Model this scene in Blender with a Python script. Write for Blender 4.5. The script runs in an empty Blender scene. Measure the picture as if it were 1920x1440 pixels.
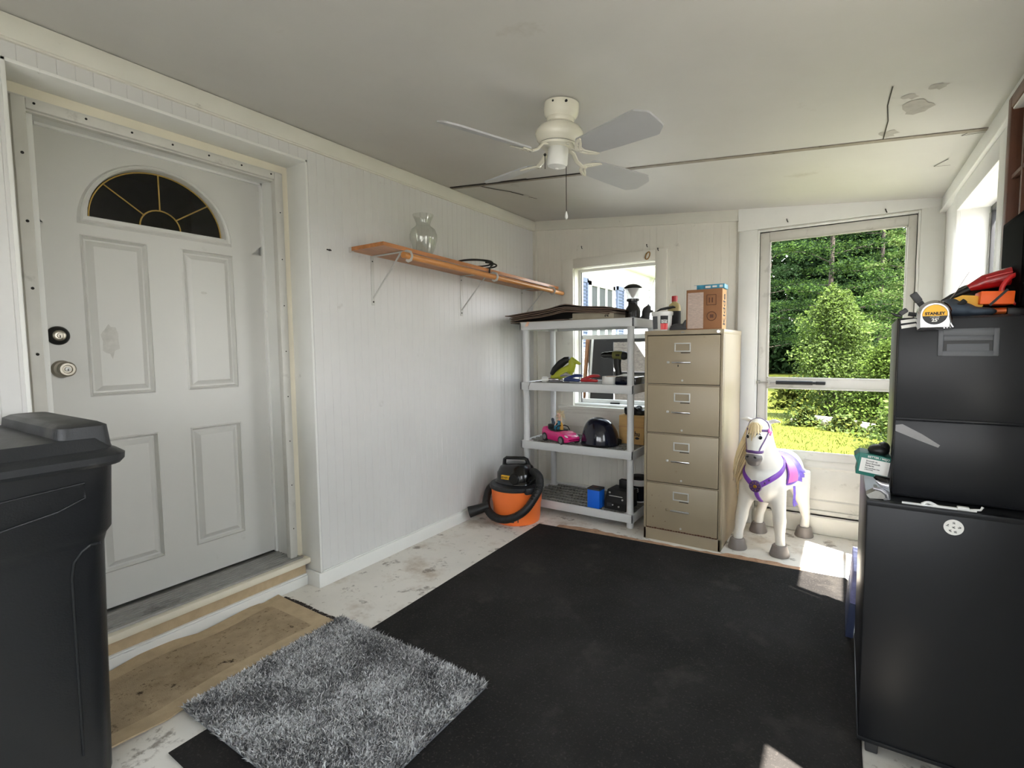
import bpy, bmesh, math, random
from mathutils import Vector, Matrix, Euler, noise
from mathutils.bvhtree import BVHTree
import numpy as np
sc = bpy.context.scene
C = sc.collection
PI = math.pi
R = math.radians
rnd = random.Random(11)

# ---------------------------------------------------------------- materials
def s2l(v):
    v /= 255.0
    return v/12.92 if v <= .04045 else ((v+.055)/1.055)**2.4
def rgb(r, g, b): return (s2l(r), s2l(g), s2l(b), 1)

def mat(name, col, rough=.5, metal=0, var=0, scale=8, bump=0, bscale=60, spec=.5,
        dirt=None, stretch=None, trans=0, coat=0, rvar=0):
    m = bpy.data.materials.new(name); m.use_nodes = True
    nt = m.node_tree; p = nt.nodes['Principled BSDF']
    p.inputs['Base Color'].default_value = col
    p.inputs['Roughness'].default_value = rough
    p.inputs['Metallic'].default_value = metal
    p.inputs['Specular IOR Level'].default_value = spec
    p.inputs['Coat Weight'].default_value = coat
    N, L = nt.nodes.new, nt.links.new
    tc = N('ShaderNodeTexCoord'); src = tc.outputs['Object']
    if stretch:
        mp = N('ShaderNodeMapping'); mp.inputs['Scale'].default_value = stretch
        L(src, mp.inputs['Vector']); src = mp.outputs['Vector']
    colout = None
    def noise(sc_, det=5, rg=.6):
        n = N('ShaderNodeTexNoise'); n.inputs['Scale'].default_value = sc_
        n.inputs['Detail'].default_value = det; n.inputs['Roughness'].default_value = rg
        L(src, n.inputs['Vector']); return n.outputs['Fac']
    def ramp(f, lo, hi):
        r = N('ShaderNodeMapRange'); r.inputs['From Min'].default_value = lo
        r.inputs['From Max'].default_value = hi; L(f, r.inputs['Value']); return r.outputs['Result']
    if var:
        mx = N('ShaderNodeMix'); mx.data_type = 'RGBA'
        mx.inputs['A'].default_value = tuple(max(0, c*(1-var)) for c in col[:3])+(1,)
        mx.inputs['B'].default_value = tuple(min(1, c*(1+var)) for c in col[:3])+(1,)
        L(ramp(noise(scale), .3, .7), mx.inputs['Factor']); colout = mx.outputs['Result']
    for d in (dirt or []):
        dc, ds, lo, hi, amt = d
        mx = N('ShaderNodeMix'); mx.data_type = 'RGBA'
        if colout: L(colout, mx.inputs['A'])
        else: mx.inputs['A'].default_value = col
        mx.inputs['B'].default_value = dc
        f = ramp(noise(ds, 6, .65), lo, hi)
        mu = N('ShaderNodeMath'); mu.operation = 'MULTIPLY'; mu.inputs[1].default_value = amt
        L(f, mu.inputs[0]); L(mu.outputs[0], mx.inputs['Factor']); colout = mx.outputs['Result']
    if colout: L(colout, p.inputs['Base Color'])
    if rvar:
        r = N('ShaderNodeMapRange'); L(noise(scale*.6), r.inputs['Value'])
        r.inputs['From Min'].default_value = .3; r.inputs['From Max'].default_value = .7
        r.inputs['To Min'].default_value = max(.02, rough-rvar); r.inputs['To Max'].default_value = rough+rvar
        L(r.outputs['Result'], p.inputs['Roughness'])
    if bump:
        b = N('ShaderNodeBump'); b.inputs['Strength'].default_value = bump; b.inputs['Distance'].default_value = .004
        L(noise(bscale, 4), b.inputs['Height']); L(b.outputs['Normal'], p.inputs['Normal'])
    if trans:
        t = N('ShaderNodeBsdfTranslucent'); mxs = N('ShaderNodeMixShader')
        if colout: L(colout, t.inputs['Color'])
        else: t.inputs['Color'].default_value = col
        mxs.inputs[0].default_value = trans
        L(p.outputs[0], mxs.inputs[1]); L(t.outputs[0], mxs.inputs[2])
        L(mxs.outputs[0], nt.nodes['Material Output'].inputs['Surface'])
    return m

def glass_mat(name, tint=(1, 1, 1, 1), refl=.08, rough=0.0):
    m = bpy.data.materials.new(name); m.use_nodes = True
    nt = m.node_tree; nt.nodes.remove(nt.nodes['Principled BSDF'])
    N, L = nt.nodes.new, nt.links.new
    t = N('ShaderNodeBsdfTransparent'); t.inputs['Color'].default_value = tint
    g = N('ShaderNodeBsdfGlossy'); g.inputs['Roughness'].default_value = rough
    f = N('ShaderNodeLayerWeight'); f.inputs['Blend'].default_value = .5
    pw = N('ShaderNodeMath'); pw.operation = 'POWER'; pw.inputs[1].default_value = 5.0
    mu = N('ShaderNodeMath'); mu.operation = 'MULTIPLY_ADD'; mu.inputs[1].default_value = .6; mu.inputs[2].default_value = refl
    mx = N('ShaderNodeMixShader')
    L(f.outputs['Facing'], pw.inputs[0]); L(pw.outputs[0], mu.inputs[0])
    L(mu.outputs[0], mx.inputs[0]); L(t.outputs[0], mx.inputs[1]); L(g.outputs[0], mx.inputs[2])
    L(mx.outputs[0], nt.nodes['Material Output'].inputs['Surface'])
    return m

M = {}
def dm(k, *a, **kw): M[k] = mat(k, *a, **kw); return M[k]
DIRT = rgb(70, 62, 50)
dm('wall_paint', rgb(209, 208, 206), .45, var=.03, scale=3, dirt=[(rgb(120, 108, 92), 7, .66, .76, .28), (rgb(60, 55, 48), 26, .745, .78, .55)])
dm('wall_cream', rgb(224, 221, 211), .5, var=.04, scale=4, dirt=[(rgb(120, 108, 90), 9, .64, .76, .35)])
dm('trim_paint', rgb(216, 214, 203), .45, var=.03, scale=5, dirt=[(rgb(110, 100, 84), 14, .68, .76, .4), (rgb(50, 44, 36), 34, .74, .77, .7)])
dm('trim_white', rgb(226, 226, 222), .4, var=.03, scale=5, dirt=[(rgb(120, 112, 98), 16, .68, .76, .35)])
dm('cream_strip', rgb(222, 215, 196), .5, var=.04, scale=6)
dm('ceiling_paint', rgb(194, 192, 187), .6, var=.05, scale=1.6, dirt=[(rgb(140, 128, 108), 3.2, .66, .8, .4)])
dm('crack', rgb(46, 40, 34), .8, var=.3, scale=30)
dm('seam', rgb(140, 132, 120), .7, var=.2, scale=14, dirt=[(rgb(80, 68, 54), 20, .6, .7, .7)])
dm('peel', rgb(168, 164, 156), .8, var=.15, scale=20)
dm('door_paint', rgb(201, 200, 195), .38, var=.02, scale=3, dirt=[(rgb(130, 126, 116), 6, .66, .78, .3), (rgb(60, 58, 54), 24, .76, .785, .6)])
dm('smudge', rgb(184, 182, 176), .5, var=.12, scale=30)
dm('alum', rgb(158, 156, 150), .4, metal=.5, var=.12, scale=20, dirt=[(rgb(60, 54, 46), 9, .56, .72, .6)])
dm('screen_frame', rgb(202, 200, 193), .4, var=.05, dirt=[(rgb(90, 84, 74), 12, .6, .75, .4)])
dm('rubber', rgb(20, 20, 20), .7)
dm('brass', rgb(196, 164, 92), .35, metal=.8)
dm('nickel', rgb(160, 154, 142), .28, metal=.95)
dm('bronze_black', rgb(26, 25, 24), .35, metal=.3)
dm('chrome', rgb(225, 225, 228), .16, metal=1)
dm('steel_white', rgb(196, 196, 192), .4, metal=.2)
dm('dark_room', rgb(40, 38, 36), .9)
dm('white_plastic', rgb(226, 226, 222), .35)
dm('ivory', rgb(226, 222, 206), .22, coat=.3)
dm('blade', rgb(180, 181, 182), .5, var=.02)
dm('shelf_plastic', rgb(206, 207, 207), .42, var=.02)
dm('deck_plastic', rgb(132, 130, 124), .6, var=.15, scale=14)
dm('beige', rgb(160, 146, 122), .42, var=.03, scale=4, dirt=[(rgb(110, 80, 50), 9, .7, .76, .6), (rgb(60, 40, 26), 22, .745, .775, .8)])
dm('beige_dark', rgb(150, 136, 112), .45)
dm('gap', rgb(26, 22, 18), .8)
dm('black_mat', rgb(40, 38, 37), .95, var=.4, scale=1.7, bump=.7, bscale=350, spec=.15, dirt=[(rgb(84, 80, 74), 4, .56, .76, .4), (rgb(76, 72, 68), 120, .56, .66, .5), (rgb(190, 186, 178), 34, .755, .775, .7)])
dm('wood_pine', rgb(176, 112, 58), .38, var=.3, scale=5, stretch=(6, .8, 6), coat=.2, dirt=[(rgb(84, 44, 20), 2.4, .64, .72, .75)])
dm('wood_rod', rgb(192, 130, 72), .36, var=.16, scale=6, stretch=(6, .8, 6), coat=.2)
dm('wood_stick', rgb(110, 72, 42), .6, var=.2, scale=10, stretch=(5, 5, .6))
dm('wood_dark', rgb(92, 52, 32), .5, var=.2, scale=10, stretch=(5, 1, 1))
dm('floor_edge', rgb(172, 136, 108), .8, var=.25, scale=18, dirt=[(rgb(110, 66, 38), 22, .55, .68, .7)])
dm('tan_mat', rgb(170, 151, 124), .95, var=.18, scale=9, bump=.8, bscale=260, spec=.1, dirt=[(rgb(112, 94, 70), 4, .5, .7, .7), (rgb(44, 32, 22), 13, .63, .68, .9), (rgb(90, 74, 54), 60, .58, .66, .6)])
dm('tan_edge', rgb(184, 164, 134), .9, var=.1, scale=20, bump=.4, bscale=300, spec=.1)
dm('rug_base', rgb(120, 121, 124), .95)
dm('black_plastic', rgb(21, 23, 26), .4, var=.12, scale=4, rvar=.1, bump=.15, bscale=200)
dm('black_lid', rgb(36, 38, 41), .42, var=.2, scale=5, rvar=.12, bump=.15, bscale=200, dirt=[(rgb(120, 116, 110), 7, .62, .8, .4)])
dm('black_steel', rgb(27, 28, 31), .38, spec=.3)
dm('grey_recess', rgb(78, 80, 84), .45)
dm('light_streak_grey', rgb(132, 130, 130), .6, var=.08, scale=30)  # grey for the streak of light shaped on the drawer front
dm('orange', rgb(250, 124, 56), .4, var=.03)
dm('black_gloss', rgb(12, 12, 13), .22, coat=.2)
dm('black_soft', rgb(18, 18, 19), .5)
dm('dark_grey', rgb(58, 58, 60), .5, var=.1)
dm('yellow', rgb(236, 178, 30), .45)
dm('orange_bright', rgb(255, 104, 22), .5)
dm('red', rgb(176, 22, 28), .3, coat=.3)
dm('red_bright', rgb(214, 40, 44), .35, coat=.2)
dm('paper', rgb(222, 220, 214), .7)
dm('ink', rgb(30, 30, 32), .7)
dm('cardboard', rgb(150, 104, 70), .8, var=.08, scale=10)
dm('grey_board', rgb(168, 158, 138), .8, var=.1, scale=8)
dm('cardboard_light', rgb(206, 166, 106), .8, var=.1, scale=8, stretch=(1, 1, 4))
dm('kraft', rgb(196, 150, 100), .8, var=.06)
dm('paperboard_dark', rgb(38, 27, 24), .75, var=.2, scale=9)
dm('blue_grip', rgb(30, 52, 110), .3, coat=.3)
dm('screen_black', rgb(7, 7, 8), .7, spec=.02)
dm('paperboard_edge', rgb(108, 90, 78), .8, var=.1)
dm('label_grey', rgb(96, 100, 104), .7, var=.5, scale=260, stretch=(1, 1, 2.5))
dm('print_label', rgb(196, 176, 164), .75, var=.22, scale=150, stretch=(.3, .3, 2.2))
dm('teal', rgb(60, 140, 170), .45, var=.4, scale=30)
dm('amber', rgb(186, 170, 120), .25, var=.05)
dm('green_box', rgb(24, 104, 92), .5, var=.06)
dm('blue_box', rgb(20, 110, 232), .45)
dm('navy', rgb(9, 14, 34), .16, coat=.5)
dm('olive', rgb(104, 104, 50), .5)
dm('lime', rgb(176, 182, 50), .45)
dm('pink', rgb(226, 40, 128), .25, coat=.4)
dm('tyre', rgb(34, 34, 36), .6)
dm('hub', rgb(130, 130, 132), .35, metal=.5)
dm('skin_doll', rgb(232, 190, 166), .5)
dm('hair_doll', rgb(222, 206, 170), .6, var=.15, scale=60)
dm('dress', rgb(44, 120, 150), .5, var=.25, scale=80)
dm('mustard', rgb(200, 150, 60), .6)
dm('horse', rgb(232, 228, 220), .42, var=.02)
dm('mane', rgb(226, 204, 160), .6, var=.16, scale=40, stretch=(2, 2, .4))
dm('hoof', rgb(128, 120, 116), .45)
dm('muzzle', rgb(112, 106, 104), .5, var=.08)
dm('purple', rgb(124, 66, 176), .38)
dm('purple_dark', rgb(92, 60, 120), .45)
dm('lilac', rgb(132, 110, 214), .45, var=.25, scale=40, dirt=[(rgb(190, 180, 236), 30, .6, .66, .8)])
dm('pink_pad', rgb(230, 120, 196), .4)
dm('gold', rgb(214, 160, 50), .3, metal=.7)
dm('eye_black', rgb(18, 18, 20), .15)
dm('dark_blue', rgb(50, 60, 92), .6, var=.2, scale=12)
dm('lav', rgb(150, 150, 196), .6, var=.3, scale=20)
dm('slate', rgb(62, 74, 88), .7, var=.15)
dm('silver', rgb(196, 196, 202), .28, metal=.85)
dm('lawn', rgb(58, 64, 15), .9, var=.22, scale=2.5, spec=.1, dirt=[(rgb(70, 68, 24), 6, .5, .75, .6)])
dm('ground_grey', rgb(92, 90, 86), .9, var=.15, scale=6)  # neutral colour of the added ground out of view
dm('bark', rgb(50, 42, 35), .9, var=.3, scale=12)
dm('log', rgb(176, 166, 156), .9, var=.2, scale=14)
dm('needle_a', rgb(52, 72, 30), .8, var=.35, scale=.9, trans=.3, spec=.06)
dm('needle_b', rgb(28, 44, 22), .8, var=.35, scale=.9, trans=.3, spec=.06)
dm('leaf_a', rgb(64, 80, 32), .8, var=.35, scale=1.6, trans=.35, spec=.06)
dm('leaf_b', rgb(74, 88, 48), .8, var=.35, scale=1.6, trans=.35, spec=.06)
dm('weed', rgb(66, 72, 28), .7, var=.35, scale=2, trans=.3, spec=.06)
dm('siding', rgb(214, 216, 218), .5, var=.02)
dm('shutter', rgb(92, 104, 128), .6)
dm('curtain', rgb(46, 52, 52), .6, var=.3, scale=30, stretch=(1, 4, .3))
dm('roof_shingle', rgb(110, 106, 100), .9, var=.2)
dm('woven', rgb(56, 54, 51), .85, var=.6, scale=45, stretch=(1, 1, 3))
dm('iron', rgb(28, 28, 30), .5)
dm('rust_ring', rgb(150, 112, 50), .6)
M['pane'] = glass_mat('window_glass', (1, 1, 1, 1), 0)
M['pane_dark'] = glass_mat('door_glass', (.35, .36, .37, 1), .05)
def frosted(name, col, clear):
    m = mat(name, col, .2); nt = m.node_tree; t = nt.nodes.new('ShaderNodeBsdfTransparent'); mx = nt.nodes.new('ShaderNodeMixShader'); mx.inputs[0].default_value = clear
    nt.links.new(nt.nodes['Principled BSDF'].outputs[0], mx.inputs[1]); nt.links.new(t.outputs[0], mx.inputs[2]); nt.links.new(mx.outputs[0], nt.nodes['Material Output'].inputs['Surface']); return m
M['globe'] = frosted('lantern_globe', rgb(225, 225, 222), .5)
M['clear'] = glass_mat('clear_glass', (.955, .96, .95, 1), .07, .03)
def floor_material():
    m = dm('floor_paint', rgb(220, 215, 206), .5, var=.06, scale=3, rvar=.1,
           dirt=[(rgb(160, 138, 112), 2.8, .53, .66, .65), (rgb(92, 76, 60), 7, .585, .645, .7), (rgb(120, 104, 84), 22, .6, .69, .5)])
    return m
floor_material()

# ---------------------------------------------------------------- mesh builder
class B:
    def __init__(s): s.V = []; s.F = []; s.I = []; s.S = []; s.mi = 0
    def add(s, vs, fs, smooth=False, T=None):
        o = len(s.V)
        s.V += [tuple(T @ Vector(v)) for v in vs] if T is not None else [tuple(v) for v in vs]
        s.F += [tuple(i+o for i in f) for f in fs]
        s.I += [s.mi]*len(fs); s.S += [smooth]*len(fs)
        return s
    def use(s, i): s.mi = i; return s
    def box(s, x0, y0, z0, x1, y1, z1, bev=0, T=None, seg=2):
        if x0 > x1: x0, x1 = x1, x0
        if y0 > y1: y0, y1 = y1, y0
        if z0 > z1: z0, z1 = z1, z0
        if bev <= 0:
            v = [(x, y, z) for z in (z0, z1) for y in (y0, y1) for x in (x0, x1)]
            return s.add(v, [(0, 2, 3, 1), (4, 5, 7, 6), (0, 1, 5, 4), (2, 6, 7, 3), (0, 4, 6, 2), (1, 3, 7, 5)], False, T)
        bm = bmesh.new(); bmesh.ops.create_cube(bm, size=1)
        for v in bm.verts:
            v.co = Vector(((x0+x1)/2+v.co.x*(x1-x0), (y0+y1)/2+v.co.y*(y1-y0), (z0+z1)/2+v.co.z*(z1-z0)))
        bev = min(bev, .49*min(x1-x0, y1-y0, z1-z0))
        bmesh.ops.bevel(bm, geom=bm.edges[:], offset=bev, segments=seg, affect='EDGES', profile=.5)
        bm.verts.index_update()
        vs = [tuple(v.co) for v in bm.verts]; fs = [tuple(v.index for v in f.verts) for f in bm.faces]
        bm.free()
        return s.add(vs, fs, True, T)
    def obox(s, c, size, rot=(0, 0, 0), bev=0):
        T = Matrix.Translation(c) @ Euler(rot).to_matrix().to_4x4()
        h = [a/2 for a in size]
        return s.box(-h[0], -h[1], -h[2], h[0], h[1], h[2], bev, T)
    def loft(s, rings, cap0=True, cap1=True, smooth=True, T=None):
        n = len(rings[0]); vs = [p for r in rings for p in r]; fs = []
        for k in range(len(rings)-1):
            for i in range(n):
                j = (i+1) % n
                fs.append((k*n+i, k*n+j, (k+1)*n+j, (k+1)*n+i))
        if cap0: fs.append(tuple(range(n))[::-1])
        if cap1: fs.append(tuple((len(rings)-1)*n+i for i in range(n)))
        return s.add(vs, fs, smooth, T)
    def lathe(s, prof, c=(0, 0, 0), seg=32, T=None, sy=1):
        T0 = Matrix.Translation(c)
        if T is not None: T0 = T0 @ T
        rings = [[(r*math.cos(2*PI*i/seg), r*sy*math.sin(2*PI*i/seg), z) for i in range(seg)] for r, z in prof]
        return s.loft(rings, prof[0][0] > 1e-6, prof[-1][0] > 1e-6, True, T0)
    def tube(s, path, r, seg=8, flat=None, up=(0, 0, 1), closed=False):
        P = [Vector(p) for p in path]; n = len(P); rings = []
        rr = r if isinstance(r, (list, tuple)) else [r]*n
        prev = None
        for i, p in enumerate(P):
            if closed: d = P[(i+1) % n]-P[i-1]
            else: d = (P[min(i+1, n-1)]-P[max(i-1, 0)])
            d.normalize()
            if prev is None:
                u = Vector(up); u = u-u.dot(d)*d
                if u.length < 1e-3: u = Vector((1, 0, 0)); u = u-u.dot(d)*d
            else: u = prev-prev.dot(d)*d
            u.normalize(); prev = u; w = d.cross(u)
            fa, fb = flat if flat else (1, 1)
            rings.append([tuple(p+u*(rr[i]*fa*math.cos(2*PI*k/seg))+w*(rr[i]*fb*math.sin(2*PI*k/seg))) for k in range(seg)])
        if closed: rings.append(rings[0])
        return s.loft(rings, not closed, not closed)
    def cyl(s, p0, p1, r0, r1=None, seg=20): return s.tube([p0, p1], [r0, r0 if r1 is None else r1], seg)
    def ell(s, c, rad, rot=(0, 0, 0), seg=20, rg=12):
        T = Matrix.Translation(c) @ Euler(rot).to_matrix().to_4x4() @ Matrix.Diagonal((*rad, 1))
        prof = [(max(1e-7, math.sin(PI*k/rg)), -math.cos(PI*k/rg)) for k in range(rg+1)]
        return s.lathe(prof, (0, 0, 0), seg, T) if False else s.loft([[(r*math.cos(2*PI*i/seg), r*math.sin(2*PI*i/seg), z) for i in range(seg)] for r, z in prof], True, True, True, T)
    def prism(s, poly, axis, lo, hi, T=None):
        # poly in the two remaining axes (cyclic order: x->(y,z), y->(x,z), z->(x,y))
        def mk(a, b, t): return {'x': (t, a, b), 'y': (a, t, b), 'z': (a, b, t)}[axis]
        return s.loft([[mk(a, b, lo) for a, b in poly], [mk(a, b, hi) for a, b in poly]], smooth=False, T=T)
    def grid(s, fn, nu, nv, th=0, smooth=True):
        pts = [[Vector(fn(i/nu, j/nv)) for j in range(nv+1)] for i in range(nu+1)]
        vs = [p for r in pts for p in r]; q = lambda i, j: i*(nv+1)+j
        fs = [(q(i, j), q(i+1, j), q(i+1, j+1), q(i, j+1)) for i in range(nu) for j in range(nv)]
        if th:
            N = []
            for i in range(nu+1):
                for j in range(nv+1):
                    a = pts[min(i+1, nu)][j]-pts[max(i-1, 0)][j]; b = pts[i][min(j+1, nv)]-pts[i][max(j-1, 0)]
                    n = a.cross(b); n.normalize(); N.append(n)
            m = len(vs); vs = vs+[v-n*th for v, n in zip(vs, N)]
            fs += [tuple(k+m for k in f[::-1]) for f in fs]
            for i in range(nu):
                fs.append((q(i, 0), q(i, 0)+m, q(i+1, 0)+m, q(i+1, 0))); fs.append((q(i, nv), q(i+1, nv), q(i+1, nv)+m, q(i, nv)+m))
            for j in range(nv):
                fs.append((q(0, j), q(0, j+1), q(0, j+1)+m, q(0, j)+m)); fs.append((q(nu, j), q(nu, j)+m, q(nu, j+1)+m, q(nu, j+1)))
        return s.add(vs, fs, smooth)
    def mesh(s, name, mats, off=None, recalc=True, ang=38):
        V = s.V if off is None else [(v[0]-off[0], v[1]-off[1], v[2]-off[2]) for v in s.V]
        me = bpy.data.meshes.new(name); me.from_pydata(V, [], s.F)
        for m in mats: me.materials.append(m)
        me.polygons.foreach_set('material_index', s.I); me.polygons.foreach_set('use_smooth', s.S)
        if recalc:
            bm = bmesh.new(); bm.from_mesh(me); bmesh.ops.recalc_face_normals(bm, faces=bm.faces[:]); bm.to_mesh(me); bm.free()
        me.update()
        if any(s.S): me.set_sharp_from_angle(angle=R(ang))
        return me
    def build(s, name, mats, parent=None, world=True, recalc=True, loc=None):
        if not isinstance(mats, (list, tuple)): mats = [mats]
        mats = [M[m] if isinstance(m, str) else m for m in mats]
        off = None
        if parent is not None and world:
            p = parent; off = Vector((0, 0, 0))
            while p is not None: off = off+p.location; p = p.parent
        elif parent is None and loc is not None: off = loc
        o = bpy.data.objects.new(name, s.mesh(name, mats, off, recalc)); C.objects.link(o)
        if parent is not None: o.parent = parent
        elif loc is not None: o.location = loc
        return o
    def fuse(s, name, mats, parent, voxel, it=4, world=False):
        me = s.mesh('tmp', []); ob = bpy.data.objects.new('tmp', me); C.objects.link(ob)
        r = ob.modifiers.new('r', 'REMESH'); r.mode = 'VOXEL'; r.voxel_size = voxel; r.use_smooth_shade = True
        k = ob.modifiers.new('s', 'SMOOTH'); k.factor = .5; k.iterations = it
        dg = bpy.context.evaluated_depsgraph_get()
        m2 = bpy.data.meshes.new_from_object(ob.evaluated_get(dg)); m2.name = name
        bpy.data.objects.remove(ob)
        if not isinstance(mats, (list, tuple)): mats = [mats]
        m2.materials.clear()
        for m in mats: m2.materials.append(M[m])
        for p in m2.polygons: p.use_smooth = True
        o = bpy.data.objects.new(name, m2); C.objects.link(o); o.parent = parent
        return o

def rr(x0, x1, y0, y1, r, z, n=5):
    out = []
    for cx, cy, a in ((x1-r, y1-r, 0), (x0+r, y1-r, 90), (x0+r, y0+r, 180), (x1-r, y0+r, 270)):
        for k in range(n+1):
            t = R(a+90*k/n); out.append((cx+r*math.cos(t), cy+r*math.sin(t), z))
    return out
def tag(o, label, cat, group=None, kind=None):
    o['label'] = label; o['category'] = cat
    if group: o['group'] = group
    if kind: o['kind'] = kind
    return o
def thing(name, label, cat, loc, rz=0, group=None):
    o = bpy.data.objects.new(name, None); C.objects.link(o); o.empty_display_size = .05
    o.location = loc; o.rotation_euler = (0, 0, rz); return tag(o, label, cat, group)
def struct(o, label=None):
    o['kind'] = 'structure'
    if label: o['label'] = label
    return o
def sroot(name, loc=(0, 0, 0)):
    o = bpy.data.objects.new(name, None); C.objects.link(o); o.location = loc; o['kind'] = 'structure'; return o
def text(name, body, size, m, parent, T, depth=.0004, align='CENTER', sx=1, bold=0):
    cu = bpy.data.curves.new('t', 'FONT'); cu.body = body; cu.size = size; cu.extrude = depth; cu.align_x = align; cu.align_y = 'CENTER'
    cu.offset = bold
    ob = bpy.data.objects.new('t', cu); C.objects.link(ob)
    dg = bpy.context.evaluated_depsgraph_get(); dg.update()
    me = bpy.data.meshes.new_from_object(ob.evaluated_get(dg)); bpy.data.objects.remove(ob)
    me.transform(T @ Matrix.Diagonal((sx, 1, 1, 1))); me.materials.clear(); me.materials.append(M[m]); me.name = name
    o = bpy.data.objects.new(name, me); C.objects.link(o); o.parent = parent
    return o
# text lying on a face that looks towards -y (reads left to right along +x)
def face_y(x, y, z, rot=0): return Matrix.Translation((x, y, z)) @ Matrix.Rotation(rot, 4, 'Y') @ Matrix.Rotation(PI/2, 4, 'X')
# ---------------------------------------------------------------- camera
cam = bpy.data.cameras.new('camera'); co = bpy.data.objects.new('camera', cam); C.objects.link(co)
cam.sensor_fit = 'HORIZONTAL'; cam.sensor_width = 36; cam.lens = 951.23/1920*36; cam.clip_start = .02; cam.clip_end = 300
def cam_axes(yaw, pitch, roll):
    y, p, r = R(yaw), R(pitch), R(roll)
    fw = Vector((math.sin(y)*math.cos(p), math.cos(y)*math.cos(p), math.sin(p)))
    ri = Vector((math.cos(y), -math.sin(y), 0)); up = ri.cross(fw)
    return ri*math.cos(r)+up*math.sin(r), up*math.cos(r)-ri*math.sin(r), fw
ri, up, fw = cam_axes(-33.285, -3.988, -.661)
co.matrix_world = Matrix(((ri.x, up.x, -fw.x, 2.239), (ri.y, up.y, -fw.y, 0), (ri.z, up.z, -fw.z, 1.221), (0, 0, 0, 1)))
sc.camera = co

# ---------------------------------------------------------------- room shell
D = 3.782; W = 2.69
def ceil_z(x): return 2.29-.094*x
def bead(b, axis, a0, a1, z0, z1, plane, sgn, step=.05):
    # tongue-and-groove board face with V grooves; sgn = direction the face looks
    xs = [(a0, 0)]
    k = math.ceil((a0+.004)/step)
    while k*step < a1-.004:
        c = k*step; xs += [(c-.0016, 0), (c, -.0018), (c+.0016, 0)]; k += 1
    xs.append((a1, 0))
    vs = []; fs = []
    for a, d in xs:
        for z in (z0, z1):
            vs.append((plane+sgn*d, a, z) if axis == 'y' else (a, plane+sgn*d, z))
    for i in range(len(xs)-1): fs.append((2*i, 2*i+2, 2*i+3, 2*i+1))
    b.add(vs, fs)
# floor
b = B(); b.box(-.12, -1.15, -.12, 2.85, 3.95, 0); struct(b.build('floor', 'floor_paint'))
# ceiling slab, sloping down to the right
b = B()
def slab(x0, x1, y0, y1, lo, hi):
    v = [(x, y, ceil_z(x)+h) for h in (lo, hi) for y in (y0, y1) for x in (x0, x1)]
    b.add(v, [(0, 2, 3, 1), (4, 5, 7, 6), (0, 1, 5, 4), (2, 6, 7, 3), (0, 4, 6, 2), (1, 3, 7, 5)])
slab(-.16, 2.80, -1.15, 3.96, 0, .1)
struct(b.build('ceiling', 'ceiling_paint'))
# ceiling seam, its open crack and peeling patch
b = B()
slab(0.02, 2.69, 2.66, 2.69, -.004, .003)
struct(b.build('trim_1', 'seam'))
b = B(); slab(.03, .62, 2.645, 2.664, -.005, .002); slab(.62, 1.2, 2.655, 2.661, -.005, .002)
def zig(pts, w=.006):
    for (x0, y0), (x1, y1) in zip(pts, pts[1:]):
        d = Vector((x1-x0, y1-y0, 0)); n = Vector((-d.y, d.x, 0)).normalized()*w/2
        v = [(p[0]+s*n.x, p[1]+s*n.y, ceil_z(p[0]+s*n.x)-.003) for p in ((x0, y0), (x1, y1)) for s in (-1, 1)]
        b.add(v, [(0, 1, 3, 2)])
zig([(.24, 2.67), (.3, 2.78), (.36, 2.86), (.4, 2.97)], .016); zig([(.41, 3.02), (.44, 3.08)], .008)
zig([(2.345, 2.66), (2.35, 2.45), (2.34, 2.3), (2.345, 2.14)], .004); zig([(2.68, 2.70), (2.60, 2.72), (2.63, 2.66)], .004)
zig([(2.60, 3.02), (2.56, 3.12), (2.62, 3.12)], .004)
struct(b.build('trim_2', 'crack', recalc=False))
b = B()
def blot(cx, cy, r, seed, sy=1):
    g = random.Random(seed); n = 14
    v = [(cx, cy, ceil_z(cx)-.0012)]+[(cx+r*g.uniform(.5, 1.1)*math.cos(2*PI*i/n), cy+sy*r*g.uniform(.5, 1.1)*math.sin(2*PI*i/n), 0) for i in range(n)]
    v = [(x, y, ceil_z(x)-.0012) for x, y, _ in v]
    b.add(v, [(0, 1+i, 1+(i+1) % n) for i in range(n)])
for i, (x, y, r, sy) in enumerate([(2.43, 2.36, .05, 1.6), (2.40, 2.25, .03, 1), (2.36, 2.6, .035, 1.5), (2.47, 2.2, .03, 1)]): blot(x, y, r, i, sy)
struct(b.build('trim_3', 'peel', recalc=False))

# left wall with the door opening (y .51 - 1.595, up to 2.155)
OY0, OY1, OZ = .51, 1.595, 2.155
b = B()
b.box(-.15, OY1, -.1, -.004, 3.93, 2.34); b.box(-.15, -1.15, -.1, -.004, OY0, 2.34); b.box(-.15, OY0, OZ, -.004, OY1, 2.34)
bead(b, 'y', OY1, D, 0, 2.3, 0, 1); bead(b, 'y', -1.0, OY0, 0, 2.3, 0, 1); bead(b, 'y', OY0, OY1, OZ, 2.3, 0, 1)
struct(b.build('wall_left', 'wall_paint'))
# smooth casing boards that line the opening
b = B(); b.box(-.15, OY1-.012, .075, .004, OY1, OZ, .002); b.box(-.15, OY0, 0, .004, OY0+.012, OZ, .002); b.box(-.15, OY0, OZ-.012, .004, OY1, OZ, .002)
struct(b.build('trim_4', 'trim_white'))
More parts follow.
